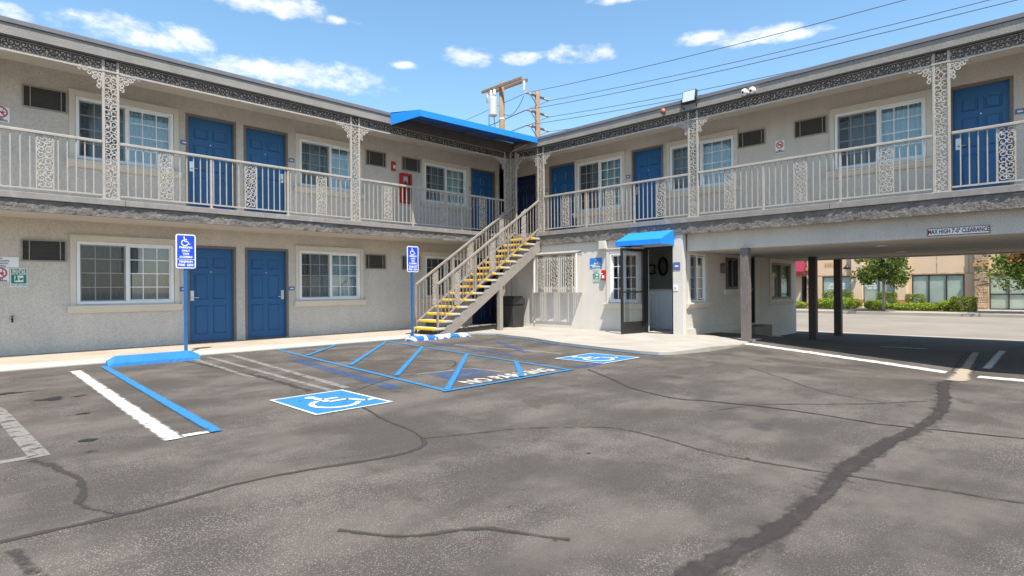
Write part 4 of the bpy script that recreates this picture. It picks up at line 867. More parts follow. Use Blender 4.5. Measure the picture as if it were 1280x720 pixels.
# -- office interior (seen through the open door)
def office_inside():
    r = MB(); r.box(15.9, 6.97, 0.0, 16.0, 12.7, 2.5); r.box(12.96, 12.6, 0, 16.0, 12.74, 2.5); obj('inner_wall', r, M['office_wall'], MOTEL)
    fl = MB(); fl.box(12.73, 6.97, -0.02, 16.0, 12.74, 0.045); obj('office_floor', fl, M['concrete_tread'], MOTEL)
    ce = MB(); ce.box(12.95, 6.97, 2.47, 16.0, 12.6, 2.495); obj('office_ceiling', ce, M['soffit'], MOTEL)
    C = thing('reception_counter', 'white panelled reception counter inside the open office door', 'counter', (14.3, 8.2, 0.045))
    b = MB(); b.box(14.0, 7.0, 0.045, 14.5, 9.6, 1.10); obj('cabinet', b, M['cabinet'], C, bevel=0.01); t = MB(); t.box(13.94, 6.98, 1.10, 14.55, 9.65, 1.135); obj('counter_top', t, M['trim'], C, bevel=0.01)
    for i in range(4): q = MB(); q.box(13.985, 6.98 + i * 0.62, 0.16, 13.999, 7.50 + i * 0.62, 1.02); obj('door_panel', q, M['cabinet'], C, bevel=0.006)
    K = thing('wall_clock', 'oval dark framed wall clock on the grey office wall', 'clock', (15.88, 9.07, 1.55))
    q = MB(); pts = [(15.84, 9.07 + 0.14 * math.cos(a * math.pi / 12), 1.83 + 0.26 * math.sin(a * math.pi / 12)) for a in range(25)]; q.tube(pts, 0.035, 8, cap=False); obj('rim', q, M['black'], K, smooth=True)
    q = MB(); q.poly([(15.86, 9.07 + 0.12 * math.cos(a * math.pi / 12), 1.83 + 0.25 * math.sin(a * math.pi / 12)) for a in range(24)]); obj('dial', q, M['curtain_dark'], K)
    q = MB(); q.bar((15.855, 9.07, 1.83), (15.855, 9.10, 1.97), 0.01, 0.012); q.bar((15.855, 9.07, 1.83), (15.855, 9.00, 1.87), 0.01, 0.012); obj('hand', q, M['sign_white'], K)
    Pf = thing('picture_frame', 'small dark square picture frame beside the oval clock', 'picture', (15.88, 9.5, 1.6))
    q = MB(); q.box(15.85, 9.36, 1.60, 15.89, 9.64, 1.64); q.box(15.85, 9.36, 1.86, 15.89, 9.64, 1.90); q.box(15.85, 9.36, 1.64, 15.89, 9.40, 1.86); q.box(15.85, 9.60, 1.64, 15.89, 9.64, 1.86); obj('frame', q, M['black'], Pf)
    q = MB(); q.quad((15.87, 9.40, 1.64), (15.87, 9.60, 1.64), (15.87, 9.60, 1.86), (15.87, 9.40, 1.86)); obj('print', q, M['curtain'], Pf, fix=False)
office_inside()

# ------------------------------------------------------------------ staircase
def stairs():
    S = thing('staircase', 'straight outdoor staircase with yellow-edged treads and taupe railings up to the balcony', 'staircase', (9.0, 11.85, 0.04))
    x0, x1, ya, yb = 8.72, 12.62, 11.40, 12.26; n = 15; z0 = 0.04; rise = (FZ - z0) / (n + 1); run = (x1 - x0) / n
    trd = MB(); trd.box(0.035, -0.13, -0.055, run + 0.035, yb - ya, 0.0); tme = trd.mesh('tread', bevel=0.006); tme.materials.append(M['concrete_tread'])
    nos = MB(); nos.box(-0.035, -0.132, -0.062, 0.034, yb - ya + 0.0, 0.006); nme = nos.mesh('nosing', bevel=0.022, segs=3); nme.materials.append(M['yellow'])
    for i in range(n):
        t = link('tread', tme, None, S, (x0 + i * run, ya, z0 + (i + 1) * rise)); link('nosing', nme, None, t, (0, 0, 0))
    sl = rise / run
    for y in (ya - 0.085, yb - 0.06):                    # straight plates under the backs of the treads
        st = MB(); zt = lambda x: z0 + rise - 0.058 + (x - (x0 + run + 0.03)) * sl
        st.prism([(x0 + 0.16, z0), (x0 + 0.16, max(z0 + 0.01, zt(x0 + 0.16))), (x1 + 0.05, zt(x1 + 0.05)), (x1 + 0.05, zt(x1 + 0.05) - 0.34), (x0 + 0.56, z0)], 'y', y - 0.025, y + 0.025); obj('stringer', st, M['taupe_stair'], S)
        for i in range(1, n):
            a = x0 + i * run; b = MB(); b.prism([(a + run * 0.55, zt(a + run * 0.55) - 0.01), (a + run + 0.02, zt(a + run + 0.02) - 0.01), (a + run + 0.02, z0 + (i + 1) * rise - 0.056), (a + run * 0.55, z0 + (i + 1) * rise - 0.056)], 'y', y - 0.012, y + 0.012); obj('tread_bracket', b, M['taupe_stair'], S)
    for y in (ya - 0.03, yb + 0.03):
        a, b = Vector((x0 + 0.16, y, z0 + 1.26)), Vector((x1 + 0.06, y, FZ + 0.93)); h = MB(); h.bar(a, b, 0.06, 0.055); H = obj('handrail', h, M['taupe_stair'], S, bevel=0.006)
        la, lb = Vector((x0 + 0.16, y, z0 + 0.27)), Vector((x1 + 0.06, y, FZ + 0.10)); h2 = MB(); h2.bar(la, lb, 0.035, 0.04); obj('lower_rail', h2, M['taupe_stair'], S)
        def at(t, lo=0.0): return la.lerp(lb, t), a.lerp(b, t)
        for t in (0.0, 0.33, 0.66, 1.0):
            p, q = at(t); m = MB(); m.box(p.x - 0.02, y - 0.02, z0 if t == 0 else p.z - 0.30, p.x + 0.02, y + 0.02, q.z); obj('post', m, M['taupe_stair'], S)
        ks = 32
        for k in range(1, ks):
            t = k / ks
            if min(abs(t - q) for q in (0.33, 0.66)) < 0.012 or any(abs(t - q) < 0.022 for q in (0.17, 0.50, 0.83)): continue
            p, q = at(t); m = MB(); m.box(p.x - 0.0085, y - 0.0085, p.z, p.x + 0.0085, y + 0.0085, q.z); obj('baluster', m, M['taupe_stair'], S)
        for j, t in enumerate((0.17, 0.50, 0.83)):
            p, q = at(t); sp = scroll(MB(), -0.09, 0.05, 0.09, 0.93, 0.064, 30 + j)
            sp.v = [(x_, y_, z_ + x_ * sl) for x_, y_, z_ in sp.v]; obj('scroll_panel', sp, M['scroll'], S, (p.x, y, p.z), fix=False)
    c = MB(); c.box(10.94, ya - 0.14, 0.04, 11.06, ya - 0.03, 1.28); obj('support_column', c, M['taupe_stair'], S)
stairs()

# ------------------------------------------------------------------ loose things round the building
def parking_sign(x, y, label):
    S = thing('parking_sign', label, 'sign', (x, y, 0.04), local=True)
    p = MB(); p.box(-0.025, -0.025, 0, 0.025, 0.025, 2.16); obj('pole', p, M['blue_post'], S, bevel=0.004)
    b = MB(); b.box(-0.09, -0.09, -0.004, 0.09, 0.09, 0.008); obj('base_plate', b, M['blue_post'], S)
    w, h, z0, r = 0.335, 0.63, 1.565, 0.04
    def rr(w, h, r): return [(sx * (w / 2 - r) + r * math.cos(a), sz * (h / 2 - r) + r * math.sin(a)) for sx, sz, a0 in ((1, 1, 0), (-1, 1, 90), (-1, -1, 180), (1, -1, 270)) for a in [math.radians(a0 + q * 22.5) for q in range(5)]]
    zc = z0 + h / 2
    P = MB(); P.prism([(a, b_ + zc) for a, b_ in rr(w, h, r)], 'y', -0.036, -0.027); plate = obj('sign_plate', P, M['sign_white'], S)
    f1 = MB(); f1.box(-w / 2 + 0.022, -0.0385, z0 + 0.175, w / 2 - 0.022, -0.036, z0 + h - 0.022); obj('sign_field', f1, M['sign_blue'], plate); f2 = MB(); f2.box(-w / 2 + 0.022, -0.0385, z0 + 0.022, w / 2 - 0.022, -0.036, z0 + 0.163); obj('sign_field', f2, M['sign_blue'], plate)
    obj('access_symbol', wheelchair(-0.088, z0 + h - 0.215, 0.175, 'xz', -0.0402, 0.10), M['sign_white'], plate, fix=False)
    for body, sz, zz, nr in (('PARKING', 0.052, 0.385, 1.0), ('ONLY', 0.052, 0.325, 1.0), ('VAN', 0.052, 0.268, 1.0), ('ACCESSIBLE', 0.050, 0.210, 0.82), ('MINIMUM', 0.056, 0.122, 0.92), ('FINE  $250', 0.060, 0.062, 0.90)):
        me = text_mesh(body, sz, bold=0.0022, narrow=nr); link('lettering', me, M['sign_white'], plate, (0, -0.0402, z0 + zz), rot=(math.pi / 2, 0, 0))
    return S
parking_sign(3.30, 11.75, 'blue accessible parking sign on a blue post beside the plain blue wheel stop')
parking_sign(8.24, 11.55, 'blue accessible parking sign on a blue post at the foot of the staircase')

def wheel_stop(x0, x1, y, mat, label, ang=0.0, h=0.125):
    L_ = x1 - x0; prof = [(-0.10, 0.0), (-0.095, 0.05), (-0.06, h), (0.06, h), (0.095, 0.05), (0.10, 0.0)]; mb = MB(); N_ = 24; rings = []
    r = random.Random(int(x0 * 10))
    for i in range(N_ + 1):
        t = i / N_; e = min(t, 1 - t) * L_; k = min(1, 0.55 + e / 0.12 * 0.45); n = len(mb.v)
        for a, b in prof: mb.v.append((t * L_ , a + r.uniform(-.002, .002), b * k + (r.uniform(-.002, .002) if b > 0 else 0)))
        rings.append(n)
    m = len(prof)
    for a, b in zip(rings, rings[1:]): mb.f += [(a + j, b + j, b + j + 1, a + j + 1) for j in range(m - 1)]
    mb.f += [tuple(rings[0] + j for j in range(m)), tuple(rings[-1] + j for j in reversed(range(m)))]
    return tag(obj('wheel_stop', mb, mat, None, (x0, y, 0.0), ang, smooth=False), label, 'wheel stop', 'concrete wheel stops at the walkway edge')
def mottled():
    m, nt, b, N, L = new_mat('mottled_blue_white_paint'); P = N('ShaderNodeNewGeometry').outputs['Position']; n = N('ShaderNodeTexNoise'); n.inputs['Scale'].default_value = 5.5; n.inputs['Detail'].default_value = 5; L(P, n.inputs['Vector'])
    cr = N('ShaderNodeValToRGB'); cr.color_ramp.interpolation = 'LINEAR'; cr.color_ramp.elements[0].position = 0.50; cr.color_ramp.elements[0].color = (0.02, 0.13, 0.38, 1); cr.color_ramp.elements[1].position = 0.54; cr.color_ramp.elements[1].color = (0.70, 0.70, 0.68, 1)
    L(n.outputs[0], cr.inputs[0]); L(cr.outputs[0], b.inputs['Base Color']); b.inputs['Roughness'].default_value = 0.75; return m
M['stop_mottled'] = mottled()
wheel_stop(1.93, 3.25, 10.90, M['stop_blue'], 'plain bright blue concrete wheel stop below the parking sign', -0.02, 0.16)
wheel_stop(7.60, 9.40, 10.85, M['stop_mottled'], 'wheel stop with flaking blue and white paint at the foot of the stairs', -0.02, 0.10)

def trash_bin():
    T = thing('trash_bin', 'dark brown square litter bin with domed lid beside the stairs', 'bin', (12.15, 11.95, 0.04), local=True)
    b = MB(); b.prism([(-0.22, 0), (0.22, 0), (0.25, 0.66), (-0.25, 0.66)], 'y', -0.24, 0.24); obj('body', b, M['bin'], T, bevel=0.02)
    l = MB(); l.prism([(-0.27, 0.665), (0.27, 0.665), (0.26, 0.82), (0.16, 0.92), (-0.16, 0.92), (-0.26, 0.82)], 'y', -0.26, 0.26); lid = obj('lid', l, M['bin'], T, bevel=0.02)
    f = MB(); f.box(-0.285, -0.17, 0.69, -0.272, 0.17, 0.80); obj('flap', f, M['black'], lid)
trash_bin()

def wall_sign(name, label, u0, u1, z0, z1, side, mat='sign_white', rows=(), fields=(), cat='sign', plane=None, border=None, extra=None):
    """flat sign on a wall; side 'L' faces -Y at plane y, side 'R' faces -X; rows of (text, size, z offset from bottom, material, narrow)"""
    rz = 0 if side == 'L' else -math.pi / 2; c, s = math.cos(rz), math.sin(rz); w, h = u1 - u0, z1 - z0
    base = Vector((0, plane if plane is not None else YL, 0)) if side == 'L' else Vector((plane if plane is not None else XR, 0, 0))
    loc = Vector((c * u0, s * u0, z0)) + base; S = thing(name, label, cat, loc, rz, local=True)
    p = MB(); p.box(0, -0.012, 0, w, -0.003, h); P = obj('sign_plate', p, M[border or mat], S, bevel=0.002)
    if border: f = MB(); b = 0.012; f.box(b, -0.0145, b, w - b, -0.012, h - b); obj('sign_field', f, M[mat], P)
    for (x0, x1, a, b, mt) in fields: f = MB(); f.box(x0 * w, -0.016, a * h, x1 * w, -0.0125, b * h); obj('sign_field', f, M[mt], P)
    for t, sz, zf, mt, nr in rows: me = text_mesh(t, sz, bold=0.0035 if sz > 0.1 else 0.0015, narrow=nr); link('lettering', me, M[mt], P, (w / 2, -0.0175, zf * h), rot=(math.pi / 2, 0, 0))
    if extra: extra(P, w, h)
    return S
def no_smoking(P, w, h):
    q = MB(); cx_, cz_, r = w / 2, h * 0.64, w * 0.36; q.ribbon([(cx_ + r * math.cos(a * math.pi / 14), cz_ + r * math.sin(a * math.pi / 14)) for a in range(29)], 0.022, 0.002, -0.0165); q.ribbon([(cx_ - r * 0.7, cz_ + r * 0.7), (cx_ + r * 0.7, cz_ - r * 0.7)], 0.022, 0.002, -0.0172); obj('prohibition_ring', q, M['sign_red'], P, fix=False)
    q = MB(); q.ribbon([(cx_ - r * 0.6, cz_), (cx_ + r * 0.6, cz_)], 0.022, 0.002, -0.0155); q.ribbon([(cx_ + r * 0.35, cz_ + 0.02), (cx_ + r * 0.45, cz_ + 0.06), (cx_ + r * 0.3, cz_ + 0.10)], 0.01, 0.002, -0.0155); obj('cigarette', q, M['print_black'], P, fix=False)
def dog_walk(P, w, h):
    q = MB(); a = [(0.34, 0.62), (0.36, 0.50), (0.33, 0.40), (0.30, 0.33)]
    q.ribbon([(x * w, z * h) for x, z in a], 0.022, 0.002, -0.0195); q.ribbon([(0.36 * w, 0.50 * h), (0.41 * w, 0.40 * h), (0.42 * w, 0.33 * h)], 0.016, 0.002, -0.0195); q.ribbon([(0.37 * w, 0.56 * h), (0.50 * w, 0.48 * h), (0.60 * w, 0.42 * h)], 0.007, 0.002, -0.0195); q.ribbon([(0.55 * w, 0.36 * h), (0.66 * w, 0.42 * h), (0.72 * w, 0.47 * h)], 0.03, 0.002, -0.0195); obj('pictogram', q, M['sign_green'], P, fix=False)
NS = [('NO', 0.05, 0.20, 'print_black', 1.0), ('SMOKING', 0.045, 0.09, 'print_black', 0.95)]
PET = [('ALL PETS', 0.046, 0.90, 'sign_white', 1.0), ('MUST BE', 0.046, 0.795, 'sign_white', 1.0), ('ON A LEASH', 0.046, 0.69, 'sign_white', 0.9), ('PLEASE CLEAN UP', 0.030, 0.15, 'sign_white', 0.9), ('AFTER YOUR PET', 0.030, 0.07, 'sign_white', 0.9)]
wall_sign('liability_sign', 'white text sign above the no-smoking sign on the ground floor wall', 0.42, 1.12, 1.64, 1.83, 'L', rows=[('Lock your car', 0.048, 0.86, 'sign_grey', 0.95), ('We are not responsible', 0.048, 0.62, 'sign_grey', 0.95), ('for damage to vehicles', 0.048, 0.38, 'sign_grey', 0.95), ('or loss of contents', 0.048, 0.14, 'sign_grey', 0.95)])
wall_sign('no_smoking_sign', 'white no-smoking sign with red ring beside the green pet sign', 0.74, 0.985, 1.37, 1.63, 'L', rows=NS, extra=no_smoking)
wall_sign('pet_sign', 'green pets-on-leash sign under the air conditioner on the ground floor', 1.0, 1.24, 1.285, 1.63, 'L', 'sign_green', rows=PET, fields=[(0.24, 0.76, 0.26, 0.60, 'sign_white')], border='sign_white', extra=dog_walk)
wall_sign('no_smoking_sign', 'white no-smoking sign with red ring on the upper wall beside a curtained window', 0.76, 1.01, 4.27, 4.54, 'L', rows=NS, extra=no_smoking)
wall_sign('no_smoking_sign', 'small white no-smoking sign between the two upper air conditioners', -5.03, -4.83, 4.32, 4.61, 'R', rows=NS, extra=no_smoking)
def scribble(P, w, h):
    q = MB(); q.ribbon([(w * 0.45, h * 0.86), (w * 0.55, h * 0.70), (w * 0.97, h * 0.32)], 0.012, 0.002, -0.0185); obj('line_art', q, M['sign_white'], P, fix=False)
wall_sign('notice_sign', 'sky blue notice above the green pet sign beside the office window', -9.50, -9.10, 1.72, 2.00, 'R', 'sign_sky', fields=[(0.36, 0.70, 0.40, 0.52, 'sign_white'), (0.08, 0.80, 0.24, 0.34, 'sign_white'), (0.18, 0.88, 0.09, 0.17, 'sign_white'), (0.50, 0.58, 0.72, 0.88, 'sign_red')], plane=12.70, extra=scribble)
wall_sign('pet_sign', 'green pets-on-leash sign below the sky blue notice', -9.40, -9.17, 1.35, 1.70, 'R', 'sign_green', rows=PET, fields=[(0.24, 0.76, 0.26, 0.60, 'sign_white')], border='sign_white', plane=12.70, extra=dog_walk)
wall_sign('clearance_sign', 'narrow white sign with maroon letters on the driveway beam', -1.94, -1.05, 2.085, 2.225, 'R', 'sign_white', rows=[("MAX HIGH 7'-0\" CLEARANCE", 0.112, 0.5, 'maroon', 0.60)], border='maroon', plane=12.86)
wall_sign('office_plaque', 'dark blue plaque on the rough pilaster beside the entrance', -6.96, -6.78, 1.60, 1.79, 'R', 'plaque', fields=[(0.25, 0.75, 0.4, 0.6, 'curtain')], plane=12.65)
wall_sign('intercom', 'small white intercom on the pilaster below the blue plaque', -6.965, -6.84, 1.10, 1.24, 'R', 'plastic_white', fields=[(0.3, 0.6, 0.3, 0.6, 'ac_frame')], cat='intercom', plane=12.65)
for i, (u, z, side) in enumerate(((3.80, 4.37, 'L'), (6.19, 4.35, 'L'), (3.77, 1.18, 'L'), (6.17, 1.18, 'L'), (12.02, 4.35, 'L'), (-9.17, 4.31, 'R'), (-0.78, 4.31, 'R'), (-12.28, 4.31, 'R'), (-12.63, 4.25, 'R'))):
    rz = 0 if side == 'L' else -math.pi / 2; c, s = math.cos(rz), math.sin(rz); p = MB(); p.box(0, -0.01, 0, 0.14, -0.002, 0.095)
    P = obj('number_plaque', p, M['plaque'], MOTEL, Vector((c * u, s * u, z)) + (Vector((0, YL, 0)) if side == 'L' else Vector((XR, 0, 0))), rz)
    f = MB(); f.box(0.03, -0.0125, 0.03, 0.11, -0.0105, 0.065); obj('numeral_bar', f, M['curtain'], P)

# fire equipment, lamps, cameras
O_ = thing('outdoor_tap', 'small dark hose tap low on the ground floor stucco wall', 'tap', (1.02, YL, 0.70), local=True)
q = MB(); q.tube([(0, -0.001, 0), (0, -0.07, 0), (0, -0.09, -0.03), (0, -0.09, -0.06)], 0.016, 8); obj('spout', q, M['black'], O_, smooth=True); q = MB(); q.tube([(0, -0.05, 0.01), (0, -0.05, 0.05)], 0.008, 6); q.tube([(0, -0.05, 0.05), (0, -0.05, 0.062)], 0.03, 8); obj('wheel', q, M['black'], O_)
E_ = thing('extinguisher_cabinet', 'tall red fire extinguisher cabinet on the upper balcony wall', 'fire cabinet', (9.42, YL, 3.68), local=True)
q = MB(); ring(q, 0.36, 0.83, 0.06, -0.13, -0.003); obj('frame', q, M['red'], E_, bevel=0.008); q = MB(); q.box(0.06, -0.02, 0.06, 0.30, -0.006, 0.77); obj('back_panel', q, M['curtain'], E_)
q = MB(); q.tube([(0.18, -0.07, 0.10), (0.18, -0.07, 0.52), (0.18, -0.07, 0.57), (0.18, -0.07, 0.62)], [0.06, 0.06, 0.035, 0.02], 12); obj('extinguisher', q, M['red'], E_, smooth=True); q = MB(); q.quad((0.06, -0.115, 0.06), (0.30, -0.115, 0.06), (0.30, -0.115, 0.77), (0.06, -0.115, 0.77)); obj('pane', q, M['glass_clear'], E_, fix=False)
A_ = thing('fire_alarm', 'small red fire alarm with white strobe above the extinguisher cabinet', 'alarm', (9.15, YL, 4.55), local=True)
q = MB(); q.box(0, -0.06, 0, 0.13, -0.003, 0.26); obj('body', q, M['red'], A_, bevel=0.008); q = MB(); q.box(0.035, -0.085, 0.06, 0.095, -0.0605, 0.15); obj('strobe', q, M['plastic_white'], A_, bevel=0.006)
X_ = thing('fire_extinguisher', 'red fire extinguisher box on the sunlit office wall', 'fire extinguisher', (12.70, 9.08, 1.39), -math.pi / 2, local=True)
q = MB(); q.box(0, -0.08, 0, 0.13, -0.003, 0.27); obj('body', q, M['red'], X_, bevel=0.01); q = MB(); q.box(0.03, -0.084, 0.05, 0.10, -0.0805, 0.13); obj('label_panel', q, M['sign_white'], X_); q = MB(); q.sphere((0.03, -0.085, 0.17), 0.02); obj('gauge', q, M['plastic_white'], X_, smooth=True)
F_ = thing('floodlight', 'square black floodlight above the roof edge', 'floodlight', (12.55, 6.48, 5.42), -math.pi / 2, local=True)
q = MB(); q.box(-0.17, -0.05, 0.12, 0.17, 0.05, 0.42); fb = obj('housing', q, M['black'], F_, bevel=0.01); fb.rotation_euler = (math.radians(-12), 0, 0)
q = MB(); q.box(-0.15, -0.054, 0.14, 0.15, -0.0505, 0.40); obj('lens', q, M['lens'], fb)
for sx in (-1, 1): q = MB(); q.tube([(sx * 0.19, 0, 0.22), (sx * 0.19, 0.03, 0.06), (sx * 0.15, 0.08, 0.0)], 0.014, 6); obj('bracket', q, M['black'], F_)
C_ = thing('security_cameras', 'twin white dome security cameras on the roof fascia', 'camera', (12.63, 5.08, 5.46), -math.pi / 2, local=True)
q = MB(); q.box(-0.14, -0.03, -0.03, 0.14, -0.001, 0.03); obj('mount', q, M['plastic_white'], C_)
for sx in (-0.085, 0.085):
    q = MB(); q.sphere((sx, -0.07, 0.0), 0.075, 14, 8); d = obj('dome', q, M['plastic_white'], C_, smooth=True); q = MB(); q.sphere((sx - 0.01, -0.125, -0.012), 0.032, 10, 6); obj('lens', q, M['black'], d, smooth=True)
H_ = thing('alarm_horn', 'small weathered orange horn on the roof fascia near the canopy', 'horn', (12.63, 7.15, 5.48), -math.pi / 2, local=True)
q = MB(); q.tube([(0, -0.001, 0), (0, -0.05, 0), (0, -0.10, 0)], [0.03, 0.045, 0.075], 10); obj('bell', q, M['orange_horn'], H_, smooth=True)
W_ = thing('wall_lamp', 'small round white lamp above the dark corner door', 'lamp', (13.995, 12.3, 5.02), local=True); q = MB(); q.sphere((-0.06, 0, 0), 0.07); obj('globe', q, M['plastic_white'], W_, smooth=True)
V_ = thing('wall_lantern', 'small brown lantern left of the narrow black office window', 'lamp', (14.80, 6.75, 1.55), local=True); q = MB(); q.box(-0.05, -0.12, 0, 0.05, -0.003, 0.2); obj('body', q, M['column'], V_, bevel=0.01); q = MB(); q.prism([(-0.07, 0.2), (0.07, 0.2), (0.0, 0.27)], 'y', -0.13, -0.003); obj('cap', q, M['column'], V_)

# ------------------------------------------------------------------ utility poles and wires
def catenary(a, b, sag, n=14):
    a, b = Vector(a), Vector(b); return [a.lerp(b, i / n) + Vector((0, 0, -sag * 4 * (i / n) * (1 - i / n))) for i in range(n + 1)]
P1, P2 = Vector((21.0, 21.35, 0)), Vector((28.35, 25.45, 0))
U1 = thing('utility_pole', 'wooden utility pole carrying a grey transformer under one crossarm', 'utility pole', (P1.x, P1.y, -0.4))
q = MB(); q.tube([(P1.x, P1.y, -0.4), (P1.x, P1.y, 6), (P1.x, P1.y, 11.95)], [0.20, 0.18, 0.14], 10); obj('pole', q, M['wood_pole'], U1, smooth=True)
for dx in (-0.2, 0.2): q = MB(); q.box(P1.x + dx - 0.05, P1.y - 1.65, 11.66, P1.x + dx + 0.05, P1.y + 1.3, 11.79); obj('crossarm', q, M['wood_pole'], U1)
q = MB(); tx, ty = P1.x - 0.30, P1.y + 0.36; q.tube([(tx, ty, 10.22), (tx, ty, 10.28), (tx, ty, 11.15), (tx, ty, 11.22)], [0.19, 0.22, 0.22, 0.17], 14); T_ = obj('transformer', q, M['grey_can'], U1)
for dy in (-0.12, 0.14): q = MB(); q.tube([(tx, ty + dy, 11.2), (tx, ty + dy, 11.35), (tx, ty + dy, 11.6)], [0.06, 0.09, 0.05], 8); obj('bushing', q, M['porcelain'], T_, smooth=True)
for y in (-1.6, 1.1): q = MB(); q.tube([(P1.x, P1.y + y, 11.64), (P1.x, P1.y + y, 11.15)], [0.07, 0.06], 8); obj('insulator', q, M['porcelain'], U1)
q = MB(); q.tube([(P1.x, P1.y, 10.0), (P1.x, P1.y, 10.1)], 0.165, 10); obj('band', q, M['porcelain'], U1)
q = MB(); q.tube(catenary((tx, ty, 10.9), (P1.x, P1.y - 0.1, 7.2), 0.9, 8), 0.018, 5); q.tube(catenary((P1.x, P1.y - 1.6, 10.9), (P1.x, P1.y, 10.4), 0.5, 8), 0.015, 5); q.tube(catenary((tx, ty + 0.3, 10.4), (P1.x - 0.1, P1.y + 0.9, 6.5), -0.6, 8), 0.018, 5); obj('jumper_wire', q, M['wire'], U1)
U2 = thing('utility_pole', 'slim wooden utility pole with three short crossarms and white insulators', 'utility pole', (P2.x, P2.y, -0.4))
q = MB(); q.tube([(P2.x, P2.y, -0.4), (P2.x, P2.y, 7), (P2.x, P2.y, 14.25)], [0.24, 0.22, 0.17], 10); obj('pole', q, M['wood_pole'], U2, smooth=True)
ends_ = []
for z in (13.95, 12.85, 11.85):
    q = MB(); q.box(P2.x - 1.1, P2.y - 0.05, z - 0.06, P2.x + 1.1, P2.y + 0.05, z + 0.06); q.bar((P2.x - 0.75, P2.y - 0.06, z - 0.06), (P2.x, P2.y - 0.06, z - 0.75), 0.03, 0.04); obj('crossarm', q, M['brownbeam'], U2)
    for sx in (-1, 1):
        q = MB(); q.tube([(P2.x + sx * 1.15, P2.y, z), (P2.x + sx * 0.65, P2.y, z)], [0.06, 0.075], 8); obj('insulator', q, M['porcelain'], U2); ends_.append((P2.x + sx * 1.12, P2.y, z - 0.05))
for i, e in enumerate(ends_):
    far = (e[0], e[1] - 62, e[2] - 0.1); m_ = MB(); m_.tube(catenary(far, e, 1.5, 18) + catenary(e, (e[0], e[1] + 60, e[2]), 1.4, 12)[1:], 0.016, 5)
    tag(obj('power_line', m_, M['wire'], None), 'thin black power line strung from the %s crossarm of the slim utility pole' % ('top', 'middle', 'lowest')[i // 2], 'power line', 'power lines from the %s crossarm' % ('top', 'middle', 'lowest')[i // 2])
for i, (dy, z) in enumerate(((-0.1, 9.6), (0.0, 8.2), (0.1, 7.7))):
    a = (P1.x, P1.y, z); m_ = MB(); m_.tube(catenary(a, (P2.x - 3, P2.y + 40, z + 0.5), 1.0, 12), 0.016, 5)
    tag(obj('service_wire', m_, M['wire'], None), 'thin black cable leaving the transformer pole at the %s of three fixings' % ('highest', 'middle', 'lowest')[i], 'cable', 'cables behind the transformer pole')

